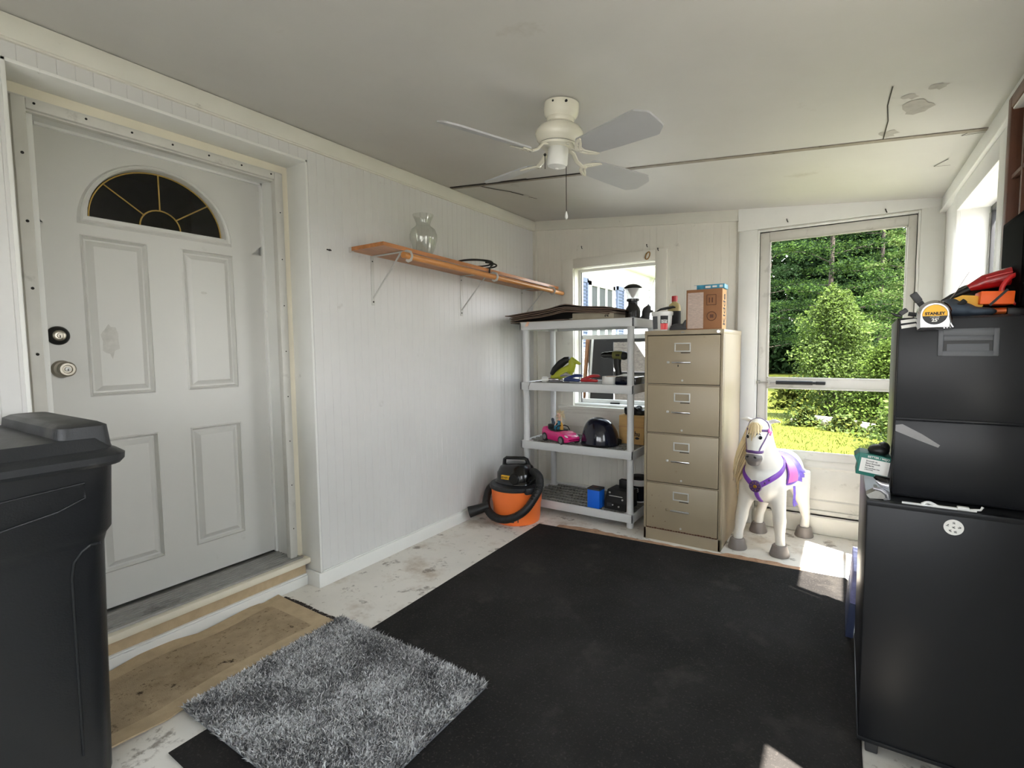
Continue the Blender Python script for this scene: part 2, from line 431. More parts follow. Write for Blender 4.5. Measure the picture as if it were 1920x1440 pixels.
# rear wall with window and door openings
WX0, WX1, WZ0, WZ1 = .376, 1.042, .746, 1.861
DX0, DX1, DZ0, DZ1 = 1.743, 2.569, .115, 1.972
b = B(); y0, y1 = D+.004, D+.15
b.box(-.0, y0, -.1, WX0, y1, 2.34); b.box(WX1, y0, -.1, DX0, y1, 2.34); b.box(DX1, y0, -.1, 2.84, y1, 2.34)
b.box(WX0, y0, -.1, WX1, y1, WZ0); b.box(WX0, y0, WZ1, WX1, y1, 2.34); b.box(DX0, y0, DZ1, DX1, y1, 2.34); b.box(DX0, y0, -.1, DX1, y1, DZ0)
for a in ((0, WX0, 0, 2.3), (WX1, 1.63, 0, 2.3), (WX0, WX1, 0, WZ0), (WX0, WX1, WZ1, 2.3)): bead(b, 'x', *a, D, -1)
b.box(WX0-.02, D+.0005, WZ0, WX0-.0005, D+.006, WZ1); b.box(WX1+.0005, D+.0005, WZ0, WX1+.02, D+.006, WZ1)
b.box(1.62, D, 0, DX0-.001, D+.006, 2.3); b.box(DX1+.001, D, 0, 2.69, D+.006, 2.3); b.box(DX0-.001, D, DZ1+.001, DX1+.001, D+.006, 2.3)
struct(b.build('wall_back', 'wall_cream'))
# right wall with the far window (y 2.5 - 3.32) and a nearer one
b = B()
RY0, RY1, RZ0, RZ1 = 2.5, 3.32, .85, 1.87; QY0, QY1, QZ0 = .55, 1.37, .85
for a in ((-1.15, QY0, -.1, 2.2), (QY1, RY0, -.1, 2.2), (RY1, 3.93, -.1, 2.2)): b.box(W, a[0], a[2], 2.80, a[1], a[3])
b.box(W, RY0, -.1, 2.80, RY1, RZ0); b.box(W, RY0, RZ1, 2.84, RY1, 2.2); b.box(W, QY0, -.1, 2.80, QY1, QZ0); b.box(W, QY0, RZ1, 2.84, QY1, 2.2)
struct(b.build('wall_right', 'trim_white'))
# unseen wall behind the photographer: knee wall, posts, openings added to light the room
b = B(); b.box(-.15, -1.15, -.1, 2.80, -1.0, .9); b.box(-.15, -1.15, 1.72, 2.80, -1.0, 2.34); b.box(-.15, -1.15, .9, .7, -1.0, 1.72)
for x in (1.62, 2.6): b.box(x, -1.15, .9, x+.12, -1.0, 1.72)
struct(b.build('wall_front_unseen', 'trim_white'))
# crown boards
b = B()
b.box(0, -1.0, 2.212, .02, D, 2.286, .003); b.box(.0, -1, 2.206, .012, D, 2.214)
struct(b.build('trim_5', 'trim_paint'))
b = B()
v = []
for y in (D-.02, D):
    for x, h in ((.02, -.075), (1.615, -.075), (1.615, .0), (.02, .0)): v.append((x, y, ceil_z(x)+h))
b.add(v, [(0, 1, 2, 3), (7, 6, 5, 4), (0, 4, 5, 1), (1, 5, 6, 2), (3, 2, 6, 7), (0, 3, 7, 4)])
b.box(.0, D-.028, 0, .026, D, 2.21)
struct(b.build('trim_6', 'trim_paint'))
b = B()
b.box(W-.02, 1.0, 1.962, W, D, 2.045, .003); b.box(W-.03, 1.0, 1.955, W, D, 1.966, .003)
b.box(W-.014, RY1, RZ0-.05, W, RY1+.09, RZ1+.085, .002); b.box(W-.014, RY0-.09, RZ0-.05, W, RY0, RZ1+.085, .002)
b.box(W-.014, RY0, RZ1, W, RY1, RZ1+.085, .002); b.box(W-.03, RY0-.1, RZ0-.03, W, RY1+.1, RZ0, .003)
struct(b.build('trim_7', 'trim_white'))
# baseboard on the left wall with its return into the doorway
b = B(); b.box(0, OY1-.014, 0, .014, D, .076, .003); b.box(-.11, OY1-.028, 0, .014, OY1-.012, .076, .003)
b.box(0, OY1, .076, .006, D, .081)
struct(b.build('baseboard_left', 'trim_white'))
b = B(); b.box(.026, D-.014, 0, 1.62, D, .09, .003); struct(b.build('baseboard_back', 'trim_white'))
# casings round the rear window and door
b = B(); t = .018
b.box(WX0-.10, D-t, WZ0, WX0-.004, D, WZ1+.078, .002); b.box(WX1+.004, D-t, WZ0, WX1+.088, D, WZ1+.078, .002); b.box(WX0-.004, D-t, WZ1+.003, WX1+.004, D, WZ1+.078, .002)
b.box(WX0-.13, D-.045, WZ0-.03, WX1+.12, D+.02, WZ0, .004); b.box(WX0-.09, D-.022, WZ0-.06, WX1+.08, D, WZ0-.03, .003); b.box(WX0-.09, D-.014, WZ0-.17, WX1+.08, D, WZ0-.06, .002)
struct(b.build('trim_8', 'wall_cream'))
b = B()
b.box(1.618, D-.02, 0, DX0-.012, D, 1.99, .002); b.box(DX1+.012, D-.02, 0, W, D, 1.99, .002)
v = []
for y in (D-.024, D):
    for x, z in ((1.612, 1.99), (W, 1.99), (W, ceil_z(W)), (1.612, ceil_z(1.612))): v.append((x, y, z))
b.add(v, [(0, 1, 2, 3), (7, 6, 5, 4), (0, 4, 5, 1), (1, 5, 6, 2), (3, 2, 6, 7), (0, 3, 7, 4)])
b.box(DX0-.012, D-.012, .1, DX0, D+.05, DZ1+.012, .002); b.box(DX1, D-.012, .1, DX1+.012, D+.05, DZ1+.012, .002); b.box(DX0, D-.012, DZ1, DX1, D+.05, DZ1+.012, .002)
struct(b.build('trim_9', 'trim_white'))
b = B(); b.box(DX0, D-.03, 0, DX1, D+.1, .115, .01); struct(b.build('trim_10', 'wall_cream'))
# peeled board edge along the rim of the black mat
b = B(); rg = random.Random(3); n = 40
pts = [(.62+i*(2.10-.62)/n, 3.0+.058*i/n+.0) for i in range(n+1)]
b.loft([[(x, y-.02, .0), (x, y-.02, .005), (x, y+.038+.02*rg.random()+.03*math.exp(-((x-.85)/.12)**2)+(.03 if x > 1.66 else 0), .004), (x, y+.05, .0)] for x, y in pts], smooth=False)
struct(b.build('trim_11', 'floor_edge'))

# doorway in the left wall: cream brickmould, storm frame, jambs, threshold
b = B()
for y0, y1 in ((1.553, OY1-.0005), (OY0+.0005, .552)): b.box(-.185, y0, .13, -.15, y1, 2.105)
b.box(-.185, OY0+.0005, 2.105, -.15, OY1-.0005, OZ-.0005)
b.box(-.16, OY0, .112, -.075, OY1-.012, .142, .004)
struct(b.build('trim_12', 'cream_strip'))
b = B()
b.box(-.17, 1.508, .13, -.135, 1.545, 2.10, .003); b.box(-.17, .56, .13, -.135, .598, 2.10, .003); b.box(-.17, .598, 2.066, -.136, 1.508, 2.10, .003); b.box(-.18, .54, 2.06, -.152, 1.56, 2.12)
b.box(-.158, 1.545, .13, -.148, 1.556, 2.106); b.box(-.158, .55, .13, -.148, .56, 2.106); b.box(-.158, .55, 2.1, -.148, 1.556, 2.108)
b.use(1)
for k in range(8):
    z = .3+k*.23; b.cyl((-.136, .58, z), (-.1335, .58, z), .005, seg=8); b.cyl((-.136, 1.53, z), (-.1335, 1.53, z), .003, seg=8)
for k in range(7):
    y = .62+k*.145; b.cyl((-.136, y, 2.087), (-.1335, y, 2.087), .004, seg=8)
struct(b.build('trim_13', ['screen_frame', 'gap']))
b = B()
b.box(-.36, 1.53, .13, -.17, 1.60, 2.10, .002); b.box(-.36, .59, .13, -.17, .622, 2.10, .002); b.box(-.36, .59, 2.078, -.17, 1.60, 2.14, .002)
b.box(-.30, 1.52, .15, -.285, 1.532, 2.08); b.box(-.30, .655, 2.068, -.285, 1.53, 2.08)
struct(b.build('trim_14', 'trim_white'))
b = B()
b.box(-.36, .55, .08, -.105, 1.56, .146, .004)
for k in range(7): b.box(-.28+k*.022, .6, .146, -.27+k*.022, 1.53, .149)
b.box(-.118, .55, .146, -.1, 1.56, .153, .002)
struct(b.build('trim_15', 'alum'))
b = B(); b.box(-.14, OY0, 0, -.1, OY1-.028, .112); b.use(1); b.box(-.12, OY0, 0, -.082, OY1-.028, .05, .004); b.box(-.12, OY0, .05, -.088, OY1-.028, .058, .003)
struct(b.build('trim_16', ['tan_edge', 'trim_white']))
# dark hallway behind the entry door
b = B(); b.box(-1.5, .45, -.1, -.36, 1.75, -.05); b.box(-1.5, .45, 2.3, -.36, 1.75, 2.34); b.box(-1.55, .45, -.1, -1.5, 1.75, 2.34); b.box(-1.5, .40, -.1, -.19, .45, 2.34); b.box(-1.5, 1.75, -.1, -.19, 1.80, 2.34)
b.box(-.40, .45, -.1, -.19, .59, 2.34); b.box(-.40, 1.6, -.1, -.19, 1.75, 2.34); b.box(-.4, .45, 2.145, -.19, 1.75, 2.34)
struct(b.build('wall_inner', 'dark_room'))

# ---------------------------------------------------------------- entry door
door = sroot('door_1', (-.3, 1.09, .155))
b = B(); y0, y1, z0, z1 = .625, 1.527, .158, 2.072
ys = [y0, .771, 1.004, 1.136, 1.37, y1]; zs = [z0, .308, .871, 1.046, 1.692, 1.715]
X = -.3
for i in range(5):
    for j in range(5):
        a0, a1, c0, c1 = ys[i], ys[i+1], zs[j], zs[j+1]
        if i in (1, 3) and j in (1, 3):
            rings = []
            for ins, dx in ((0, 0), (.006, .006), (.015, -.012), (.021, -.012), (.042, .003)):
                rings.append([(X+dx, a0+ins, c0+ins), (X+dx, a1-ins, c0+ins), (X+dx, a1-ins, c1-ins), (X+dx, a0+ins, c1-ins)])
            b.loft(rings, False, True, False)
        else: b.add([(X, a0, c0), (X, a1, c0), (X, a1, c1), (X, a0, c1)], [(0, 1, 2, 3)])
cy, cz, n = 1.067, 1.768, 48
inn = []; out = []
for k in range(n):
    a = 2*PI*k/n; c, s_ = math.cos(a), math.sin(a)
    inn.append((X, cy+.266*c, cz+max(0, s_)*.24))
    t = 9
    if c > 1e-6: t = min(t, (y1-cy)/c)
    if c < -1e-6: t = min(t, (y0-cy)/c)
    if s_ > 1e-6: t = min(t, (z1-cz)/s_)
    if s_ < -1e-6: t = min(t, (1.715-cz)/s_)
    out.append((X, cy+t*c, cz+t*s_))
b.loft([out, inn, [(x-.03, y, z) for x, y, z in inn]], False, False, False)
for a, c in ((y0, z1), (y1, z1), (y0, 1.715), (y1, 1.715)):
    pass
b.box(-.345, y0, z0, -.3302, y1, 1.70); b.box(-.345, y0, z0, -.3, y0+.001, z1); b.box(-.345, y1-.001, z0, -.3, y1, z1); b.box(-.33, y0, z1-.03, -.3005, y0+.12, z1); b.box(-.33, y1-.12, z1-.03, -.3005, y1, z1)
b.box(-.345, y0, 1.70, -.3302, y0+.12, z1); b.box(-.345, y1-.12, 1.70, -.3302, y1, z1); b.box(-.345, y0, 2.02, -.3302, y1, z1)
b.use(1)
for (cyy, czz, r, g, sy) in ((.845, 1.27, .035, 5, 2.2), (1.225, 1.5, .02, 8, .35)):
    q = random.Random(g); m = 16
    b.add([(X+.0031, cyy, czz)]+[(X+.0031, cyy+r*q.uniform(.6, 1.1)*math.cos(2*PI*i/m), czz+sy*r*q.uniform(.6, 1.1)*math.sin(2*PI*i/m)) for i in range(m)], [(0, 1+i, 1+(i+1) % m) for i in range(m)])
b.build('door_panel', ['door_paint', 'smudge'], door, recalc=False)
b = B()
def halfring(ro, ho, rin, hin, zb_o, zb_i, x, th):
    prof = []
    for k in range(33):
        a = PI*k/32; prof.append((math.cos(a), math.sin(a)))
    o = [(cy+ro*c, zb_o+ho*s_) for c, s_ in prof]; i_ = [(cy+rin*c, zb_i+hin*s_) for c, s_ in prof]
    m = [((p[0]+q[0])/2, (p[1]+q[1])/2) for p, q in zip(o, i_)]
    b.loft([[(x, *p) for p in o], [(x+th, *(Vector(p)*.75+Vector(q)*.25)) for p, q in zip(o, i_)], [(x+th*.55, *p) for p in m], [(x+th, *(Vector(p)*.2+Vector(q)*.8)) for p, q in zip(o, i_)], [(x-.02, *p) for p in i_]], False, False, True)
halfring(.303, .296, .262, .234, 1.733, 1.770, X-.001, .012)
b.build('fanlight_frame', 'door_paint', door)
b = B(); b.add([(X-.018, cy, cz)]+[(X-.018, cy+.266*math.cos(PI*k/24), cz-.004+.246*math.sin(PI*k/24)) for k in range(25)], [(0, k+1, k+2) for k in range(24)])
b.build('pane', 'pane_dark', door, recalc=False)
b = B(); xx = X-.014
b.tube([(xx, cy+.08*math.cos(PI*k/16), cz+.078*math.sin(PI*k/16)) for k in range(17)], .0032, 6)
b.tube([(xx, cy+.258*math.cos(PI*k/32), cz+.232*math.sin(PI*k/32)) for k in range(33)], .003, 6)
for a in (38, 90, 142): b.cyl((xx, cy+.08*math.cos(R(a)), cz+.078*math.sin(R(a))), (xx, cy+.257*math.cos(R(a)), cz+.231*math.sin(R(a))), .003, seg=6)
b.build('glazing_bars', 'brass', door)
TX = Matrix.Rotation(PI/2, 4, 'Y')
b = B(); b.lathe([(.036, -.004), (.036, .006), (.030, .014), (.021, .017), (.021, .012)], (X, .683, 1.291), 32, TX); b.use(1); b.lathe([(.0205, .010), (.0205, .02), (.017, .022), (.009, .022), (.008, .026), (0.0001, .026)], (X, .683, 1.291), 28, TX)
b.use(0); b.box(X+.025, .6815, 1.283, X+.0272, .6845, 1.292)
b.build('deadbolt', ['bronze_black', 'nickel'], door)
b = B(); b.lathe([(.034, -.004), (.034, .004), (.028, .012), (.013, .016), (.012, .03), (.02, .036), (.028, .046), (.029, .056), (.023, .064), (.016, .064), (.014, .060), (.0001, .060)], (X, .688, 1.162), 32, TX); b.use(1); b.lathe([(.0085, .058), (.0085, .067), (.0001, .068)], (X, .688, 1.162), 20, TX)
b.use(2); b.box(X+.067, .6868, 1.156, X+.069, .6892, 1.164)
b.build('door_knob', ['nickel', 'steel_white', 'gap'], door)

# ---------------------------------------------------------------- rear glass storm door
sd = sroot('door_2', (2.156, D, .115))
b = B(); ya, yb = D+.012, D+.042; GX0, GX1 = 1.80, 2.527
b.box(DX0+.001, ya, DZ0+.002, GX0, yb, DZ1-.004, .004); b.box(GX1, ya, DZ0+.002, DX1-.001, yb, DZ1-.002, .004)
b.box(GX0, ya, 1.912, GX1, yb, DZ1-.002, .004); b.box(GX0, ya, .944, GX1, yb, 1.006, .004); b.box(GX0, ya, DZ0+.004, GX1, yb, .525, .003)
for a in ((GX0, .99, GX0+.01, 1.912), (GX1-.01, .99, GX1, 1.912), (GX0, 1.902, GX1, 1.912), (GX0, 1.0, GX1, 1.012), (GX0, .525, GX0+.01, .944), (GX1-.01, .525, GX1, .944), (GX0, .934, GX1, .944), (GX0, .52, GX1, .532)): b.box(a[0], ya-.006, a[1], a[2], ya+.002, a[3], .002)
rings = []
for ins, dy in ((0, 0), (.012, -.006), (.03, .004), (.05, -.002)):
    rings.append([(GX0+.03+ins, ya+dy, .20+ins), (GX1-.03-ins, ya+dy, .20+ins), (GX1-.03-ins, ya+dy, .44-ins), (GX0+.03+ins, ya+dy, .44-ins)])
b.loft(rings, False, True, False)
b.box(DX0+.02, ya-.004, .47, DX1-.02, ya, .474); b.box(DX0+.02, ya-.01, .125, DX1-.02, ya, .15, .003)
b.build('door_frame', 'screen_frame', sd)
for a, c in ((.532, .934), (1.012, 1.902)):
    b = B(); b.box(GX0-.004, ya+.012, a-.006, GX1+.004, ya+.015, c+.006); b.build('pane', 'pane', sd)
b = B(); b.cyl((1.86, D-.012, .977), (2.07, D-.012, .978), .013, seg=16); b.cyl((2.07, D-.012, .978), (2.085, D-.012, .978), .009); b.box(2.085, D-.02, .968, 2.14, D+.012, .988, .003)
b.use(1); b.cyl((1.76, D-.012, .976), (1.86, D-.012, .977), .004); b.box(1.745, D-.025, .966, 1.762, D+.01, .988, .002); b.obox((1.82, D-.012, .977), (.012, .016, .03))
b.build('door_closer', ['black_soft', 'alum'], sd)

# ---------------------------------------------------------------- rear window, right window
w1 = sroot('window_1', ((WX0+WX1)/2, D+.1, WZ0))
b = B(); y0, y1 = D+.085, D+.125
b.box(WX0, y0, WZ0, WX0+.02, y1, WZ1, .002); b.box(WX1-.018, y0, WZ0, WX1, y1, WZ1, .002); b.box(WX0+.02, y0, WZ1-.02, WX1-.018, y1, WZ1, .002); b.box(WX0, y0-.08, WZ0, WX1, y1, WZ0+.018, .002)
b.box(WX0+.02, y0+.008, 1.29, WX1-.018, y1-.004, 1.325, .003); b.box(WX0+.02, y0+.012, WZ0+.018, WX1-.02, y1, WZ0+.05, .002)
b.use(1); b.box(WX0+.02, y0+.001, WZ0+.02, WX0+.024, y0+.006, WZ1-.02); b.box(WX0+.28, y0-.01, WZ0+.018, WX0+.36, y0, WZ0+.03, .002)
b.build('window_frame', ['trim_white', 'gap'], w1)
b = B(); b.box(WX0+.012, y1-.012, 1.31, WX1-.010, y1-.009, WZ1-.01); b.build('pane', 'pane', w1)
w2 = sroot('window_2', (2.82, (RY0+RY1)/2, RZ0))
b = B()
for (y0, y1, za, zb) in ((RY0, RY0+.03, RZ0, RZ1), (RY1-.03, RY1, RZ0, RZ1), (RY0+.03, RY1-.03, RZ0, RZ0+.03), (RY0+.03, RY1-.03, RZ1-.025, RZ1)): b.box(2.80, y0, za, 2.835, y1, zb, .003)
b.box(2.803, RY0+.03, 1.305, 2.822, RY1-.03, 1.322, .003)
b.use(1); b.box(2.796, RY1-.016, RZ0+.03, 2.80, RY1-.011, RZ1-.03); b.box(2.796, RY1-.006, RZ0+.03, 2.80, RY1-.001, RZ1-.03)
b.build('window_frame', ['dark_grey', 'alum'], w2)
b = B(); b.box(2.815, RY0+.02, 1.31, 2.818, RY1-.02, RZ1-.012); b.build('pane', 'pane', w2)
w3 = sroot('window_3', (2.82, (QY0+QY1)/2, QZ0))
b = B()
for (y0, y1, za, zb) in ((QY0, QY0+.03, QZ0, RZ1), (QY1-.03, QY1, QZ0, RZ1), (QY0+.03, QY1-.03, QZ0, QZ0+.03), (QY0+.03, QY1-.03, RZ1-.025, RZ1)): b.box(2.80, y0, za, 2.835, y1, zb, .003)
b.build('window_frame', 'wood_dark', w3)
# ring of twine hung on the window casing, and hooks in the wall
b = B(); b.tube([(.99+.017*math.cos(a), D-.021-.002*math.cos(2*a), 1.9+.026*math.sin(a+.5)) for a in [2*PI*k/20 for k in range(20)]], .0042, 6, closed=True)
tag(b.build('cord_ring', 'rust_ring', loc=(.99, D-.02, 1.9)), 'small brown cord ring hanging on the top right of the small rear window casing', 'ring')
hk = [((.444, D, 2.034), 'small bent nail in the boards above the left end of the small rear window'), ((.977, D, 1.985), 'small bent nail in the boards just above the brown cord ring'),
      ((1.066, D-.018, 1.945), 'black bent nail at the top right corner of the small rear window casing'), ((1.901, D-.024, 2.03), 'bent nail left of centre in the header board above the glass door'),
      ((2.413, D-.024, 2.012), 'bent nail right of centre in the header board above the glass door')]
for (x, y, z), lb in hk:
    b = B(); b.tube([(x, y+.004, z), (x, y-.012, z), (x+.003, y-.014, z-.012), (x+.008, y-.012, z-.022)], .0028, 6)
    tag(b.build('bent_nail', 'gap', loc=(x, y, z)), lb, 'nail', 'bent nails on the rear wall')
b = B(); b.cyl((-.004, 1.708, 1.738), (.008, 1.708, 1.738), .005, seg=8); b.cyl((.006, 1.69, 1.738), (.006, 1.716, 1.737), .0035, seg=6)
tag(b.build('wall_stud', 'gap', loc=(0, 1.7, 1.738)), 'short dark peg in the left wall between the door and the wooden shelf', 'peg')
def smooth_path(P, n):
    P = [Vector(p) for p in P]; P = [2*P[0]-P[1]]+P+[2*P[-1]-P[-2]]; out = []
    m = len(P)-3
    for i in range(n+1):
        s_ = i/n*m; k = min(int(s_), m-1); u = s_-k; a, b_, c, d = P[k:k+4]
        out.append(.5*((2*b_)+(c-a)*u+(2*a-5*b_+4*c-d)*u*u+(3*b_-a-3*c+d)*u**3))
    return out

# ---------------------------------------------------------------- floor mats and rug
pts = [(.548, .644), (.54, 1.0), (.536, 1.42), (.522, 1.9), (.508, 2.4), (.492, 2.985), (.9, 3.012), (1.4, 3.045), (1.9, 3.075), (2.275, 3.098), (2.287, 3.08), (2.30, 2.6), (2.312, 2.15), (2.316, 1.7), (2.32, 1.2), (2.32, .62)]
b = B(); b.loft([[(x, y, .0002) for x, y in pts], [(x, y, .0045) for x, y in pts], [(x+(.004 if x < 1 else -.004), y-.003, .0065) for x, y in pts]], smooth=False)
tag(b.build('floor_mat', 'black_mat', loc=(1.4, 1.9, 0)), 'large black floor mat covering the middle of the floor', 'mat')
t = thing('doormat', 'brown stained doormat on the floor at the foot of the white entry door', 'doormat', (.14, 1.0, 0))
def dmz(u, v): return .006+.010*abs(math.sin(9*u+1.2))*(abs(v-.5)*2)**4+.003*math.sin(7*u+3*v)
def dmat(u, v):
    x = -.075+.435*v + .012*math.sin(12*u)*(1-v)*(u < .9); y = .52+u*(1.395-.52)
    x += .012*math.sin(8*u+.5)*v + (.055 if u < .3 else 0)*0
    return (x+.03*(1-u)*v, y, dmz(u, v))
def sub(fn, u0, u1, v0, v1): return lambda u, v: fn(u0+u*(u1-u0), v0+v*(v1-v0))
b = B(); b.grid(dmat, 60, 24, .005); b.build('mat_border', 'tan_edge', t)
b = B(); g2 = sub(dmat, .05, .92, .13, .87); b.grid(lambda u, v: tuple(Vector(g2(u, v))+Vector((0, 0, .003-.004*(max(abs(u-.5), abs(v-.5)) > .49)))), 60, 20, .003); b.build('mat_pile', 'tan_mat', t)
b = B(); q = random.Random(5)
for i in range(260):
    x = -.05+.38*q.random(); y = 1.40+.012*q.random()+.003*math.sin(20*x)
    b.tube([(x, y-.01, .003), (x+q.uniform(-.006, .006), y+.006, .006), (x+q.uniform(-.01, .01), y+.014, .003)], .0016, 4)
b.build('frayed_edge', 'bark', t)

t = thing('shag_rug', 'grey shaggy rug lying over the brown doormat and black mat in the foreground', 'rug', (.80, 1.09, 0))
rc = [(.395, .755), (1.20, .755), (1.195, 1.400), (.375, 1.415)]
b = B(); b.loft([[(x, y, .007) for x, y in rc], [(x, y, .014) for x, y in rc]], smooth=False); b.build('rug_backing', 'rug_base', t)
def rug_pile():
    n = 90000; g = np.random.default_rng(4)
    u = g.random(n); v = g.random(n); P = [np.array(p) for p in rc]
    base = ((1-u)*(1-v))[:, None]*P[0]+(u*(1-v))[:, None]*P[1]+(u*v)[:, None]*P[2]+((1-u)*v)[:, None]*P[3]
    # brushed clumps: lean follows a smooth noise field
    ang = np.array([noise.noise(Vector((x*30, y*30, 0)))*3+noise.noise(Vector((x*90, y*90, 4)))*6 for x, y in base])+g.normal(0, 1.0, n)
    lean = .006+.014*g.random(n); h = .014+.012*g.random(n); w = .0017+.0013*g.random(n)
    dx, dy = np.cos(ang)*lean+g.normal(0, .005, n), np.sin(ang)*lean+g.normal(0, .005, n)
    a2 = g.random(n)*2*PI; wx, wy = np.cos(a2)*w, np.sin(a2)*w
    z0 = .012
    V = np.zeros((n, 5, 3))
    V[:, 0] = np.stack([base[:, 0]-wx, base[:, 1]-wy, np.full(n, z0)], 1); V[:, 1] = np.stack([base[:, 0]+wx, base[:, 1]+wy, np.full(n, z0)], 1)
    V[:, 2] = np.stack([base[:, 0]+dx*.45+wx, base[:, 1]+dy*.45+wy, z0+h*.65], 1); V[:, 3] = np.stack([base[:, 0]+dx*.45-wx, base[:, 1]+dy*.45-wy, z0+h*.65], 1)
    V[:, 4] = np.stack([base[:, 0]+dx, base[:, 1]+dy, z0+h], 1)
    V -= np.array([.80, 1.09, 0])
    me = bpy.data.meshes.new('pile'); me.vertices.add(n*5); me.vertices.foreach_set('co', V.ravel())
    idx = np.arange(n)[:, None]*5
    quads = idx+np.array([0, 1, 2, 3]); tris = idx+np.array([3, 2, 4])
    me.loops.add(n*7); me.polygons.add(n*2)
    me.loops.foreach_set('vertex_index', np.concatenate([quads.ravel(), tris.ravel()]))
    me.polygons.foreach_set('loop_start', np.concatenate([np.arange(n)*4, n*4+np.arange(n)*3]))
    # two yarn shades in soft patches
    sh = np.array([noise.noise(Vector((x*5, y*5, 9)))+.8*noise.noise(Vector((x*14, y*14, 2))) for x, y in base])+g.normal(0, .8, n)
    mi = np.where(sh > .35, 1, np.where(sh < -.45, 2, 0))
    me.update(calc_edges=True); me.polygons.foreach_set('material_index', np.concatenate([mi, mi]).astype(np.int32))
    for nm, c in (('yarn_mid', rgb(160, 158, 157)), ('yarn_light', rgb(214, 213, 212)), ('yarn_dark', rgb(98, 97, 98))): me.materials.append(mat(nm, c, .8, spec=.2))
    o = bpy.data.objects.new('pile', me); C.objects.link(o); o.parent = t; o['kind'] = 'stuff'
rug_pile()

# ---------------------------------------------------------------- trash bin
t = thing('trash_bin', 'large black plastic trash bin in the left foreground beside the entry door', 'trash bin', (.30, .26, 0))
b = B()
b.loft([rr(.06, .490, .03, .525, .05, .0), rr(.045, .515, .015, .530, .06, .02), rr(.035, .555, 0, .536, .06, .70), rr(.03, .562, -.005, .540, .06, .725), rr(.022, .578, -.012, .5475, .06, .745), rr(.018, .597, -.02, .5515, .06, .945)], True, False)
# embossed badge outline and wheel-well outline on the front face
def fx(z): return .515+(z-.02)*(.555-.515)/.68+.001 if z < .71 else .5785+(z-.745)*.095+.001
def fl(yz, r=.0035): b.tube([(fx(z)-.001, y, z) for y, z in yz], r, 6)
fl([(.30, .872), (.475, .885), (.475, .845), (.42, .822), (.30, .80)], .003)
fl([(.505, .713), (.49, .708), (.47, .695), (.452, .67), (.447, .63), (.448, .5), (.450, .3), (.452, .12)], .004)
b.build('bin_body', 'black_plastic', t)
b = B()
b.loft([rr(.012, .622, -.04, .567, .07, .925), rr(.008, .632, -.045, .574, .075, .935), rr(.008, .634, -.045, .575, .075, .952), rr(.01, .618, -.03, .560, .07, .964), rr(.014, .604, -.02, .552, .06, .968), rr(.02, .585, 0, .546, .06, .998), rr(.06, .54, .04, .53, .05, 1.003)], True, True)
b.loft([rr(.055, .588, .425, .5475, .03, .965), rr(.06, .575, .432, .544, .03, 1.028), rr(.075, .552, .446, .532, .03, 1.036)], False, True)
b.build('bin_lid', 'black_lid', t, )
for y in (.06, .45):
    b = B(); b.cyl((.085, y-.02, .07), (.085, y+.02, .07), .07, seg=28); b.build('wheel', 'black_soft', t)

# ---------------------------------------------------------------- wooden wall shelf, rod, vase, cord
t = thing('wall_shelf', 'stained wooden wall shelf board on three white metal brackets', 'shelf', (.0, 2.78, 1.7))
def sz(y): return 1.752-(y-1.84)*.027
b = B()
b.loft([[(x, y, sz(y)+h) for x, h in ((.006, 0), (.262, 0), (.262, .020), (.006, .020))] for y in [1.835+i*(3.72-1.835)/30 for i in range(31)]], smooth=False)
b.use(1); b.box(.0, 1.832, sz(1.84)-.006, .02, 1.85, sz(1.84)+.02)
b.build('board', ['wood_pine', 'steel_white'], t)
for y in (1.99, 2.78, 3.57):
    z = sz(y); b = B()
    b.box(.0, y-.011, z-.275, .004, y+.011, z, .001); b.box(.0, y-.011, z-.005, .275, y+.011, z-.001, .001)
    b.cyl((.004, y, z-.235), (.225, y, z-.01), .005, seg=8)
    b.tube([(.25, y, z-.004), (.275, y, z-.006), (.302, y, z-.014), (.310, y, z-.032), (.302, y, z-.05), (.283, y, z-.054), (.268, y, z-.045)], .004, 8, flat=(.6, 2.6), up=(0, 1, 0))
    b.use(1); b.cyl((.003, y, z-.255), (.0055, y, z-.255), .005, seg=10); b.cyl((.003, y, z-.03), (.0055, y, z-.03), .004, seg=10)
    b.build('bracket', ['steel_white', 'gap'], t)
b = B(); b.tube([(.286, 1.95, sz(1.95)-.030)]+[(.286, y, sz(y)-.0325) for y in (2.2, 2.6, 3.0, 3.4, 3.70)]+[(.286, 3.745, sz(3.745)-.032), (.286, 3.76, sz(3.76)-.032)], [.0175]*7+[.010], 16)
tag(b.build('closet_rod', 'wood_rod', loc=(.286, 2.8, 1.69)), 'round wooden rod held in the hooks below the wooden wall shelf', 'rod')
b = B(); z0 = sz(2.27)+.021
b.lathe([(.0001, 0), (.036, 0), (.044, .004), (.066, .055), (.080, .11), (.081, .135), (.070, .165), (.050, .18), (.043, .188), (.042, .2), (.050, .222), (.062, .25), (.059, .25), (.047, .222), (.039, .2), (.040, .19), (.048, .182), (.067, .165), (.078, .135), (.077, .11), (.062, .055), (.041, .01), (.0001, .008)], (.135, 2.27, z0), 40)
tag(b.build('glass_vase', 'clear', loc=(.135, 2.27, z0)), 'empty clear glass vase with flared rim on the wooden wall shelf', 'vase')
b = B(); zc = sz(2.7)+.024
pth = []
for k in range(100):
    a = k*.15; w_ = 1-.10*math.floor(a/(2*PI)) ; pth.append((.165+.065*w_*math.cos(a), 2.74+.20*w_*math.sin(a)+.02*math.cos(.4*a), zc+.026+.020*math.sin(a+.8)+.0012*a))
pth = smooth_path(pth[::4]+[(.23, 2.84, zc+.035), (.262, 2.79, zc+.022), (.272, 2.75, zc+.0), (.272, 2.742, zc-.03), (.271, 2.738, zc-.06)], 150)
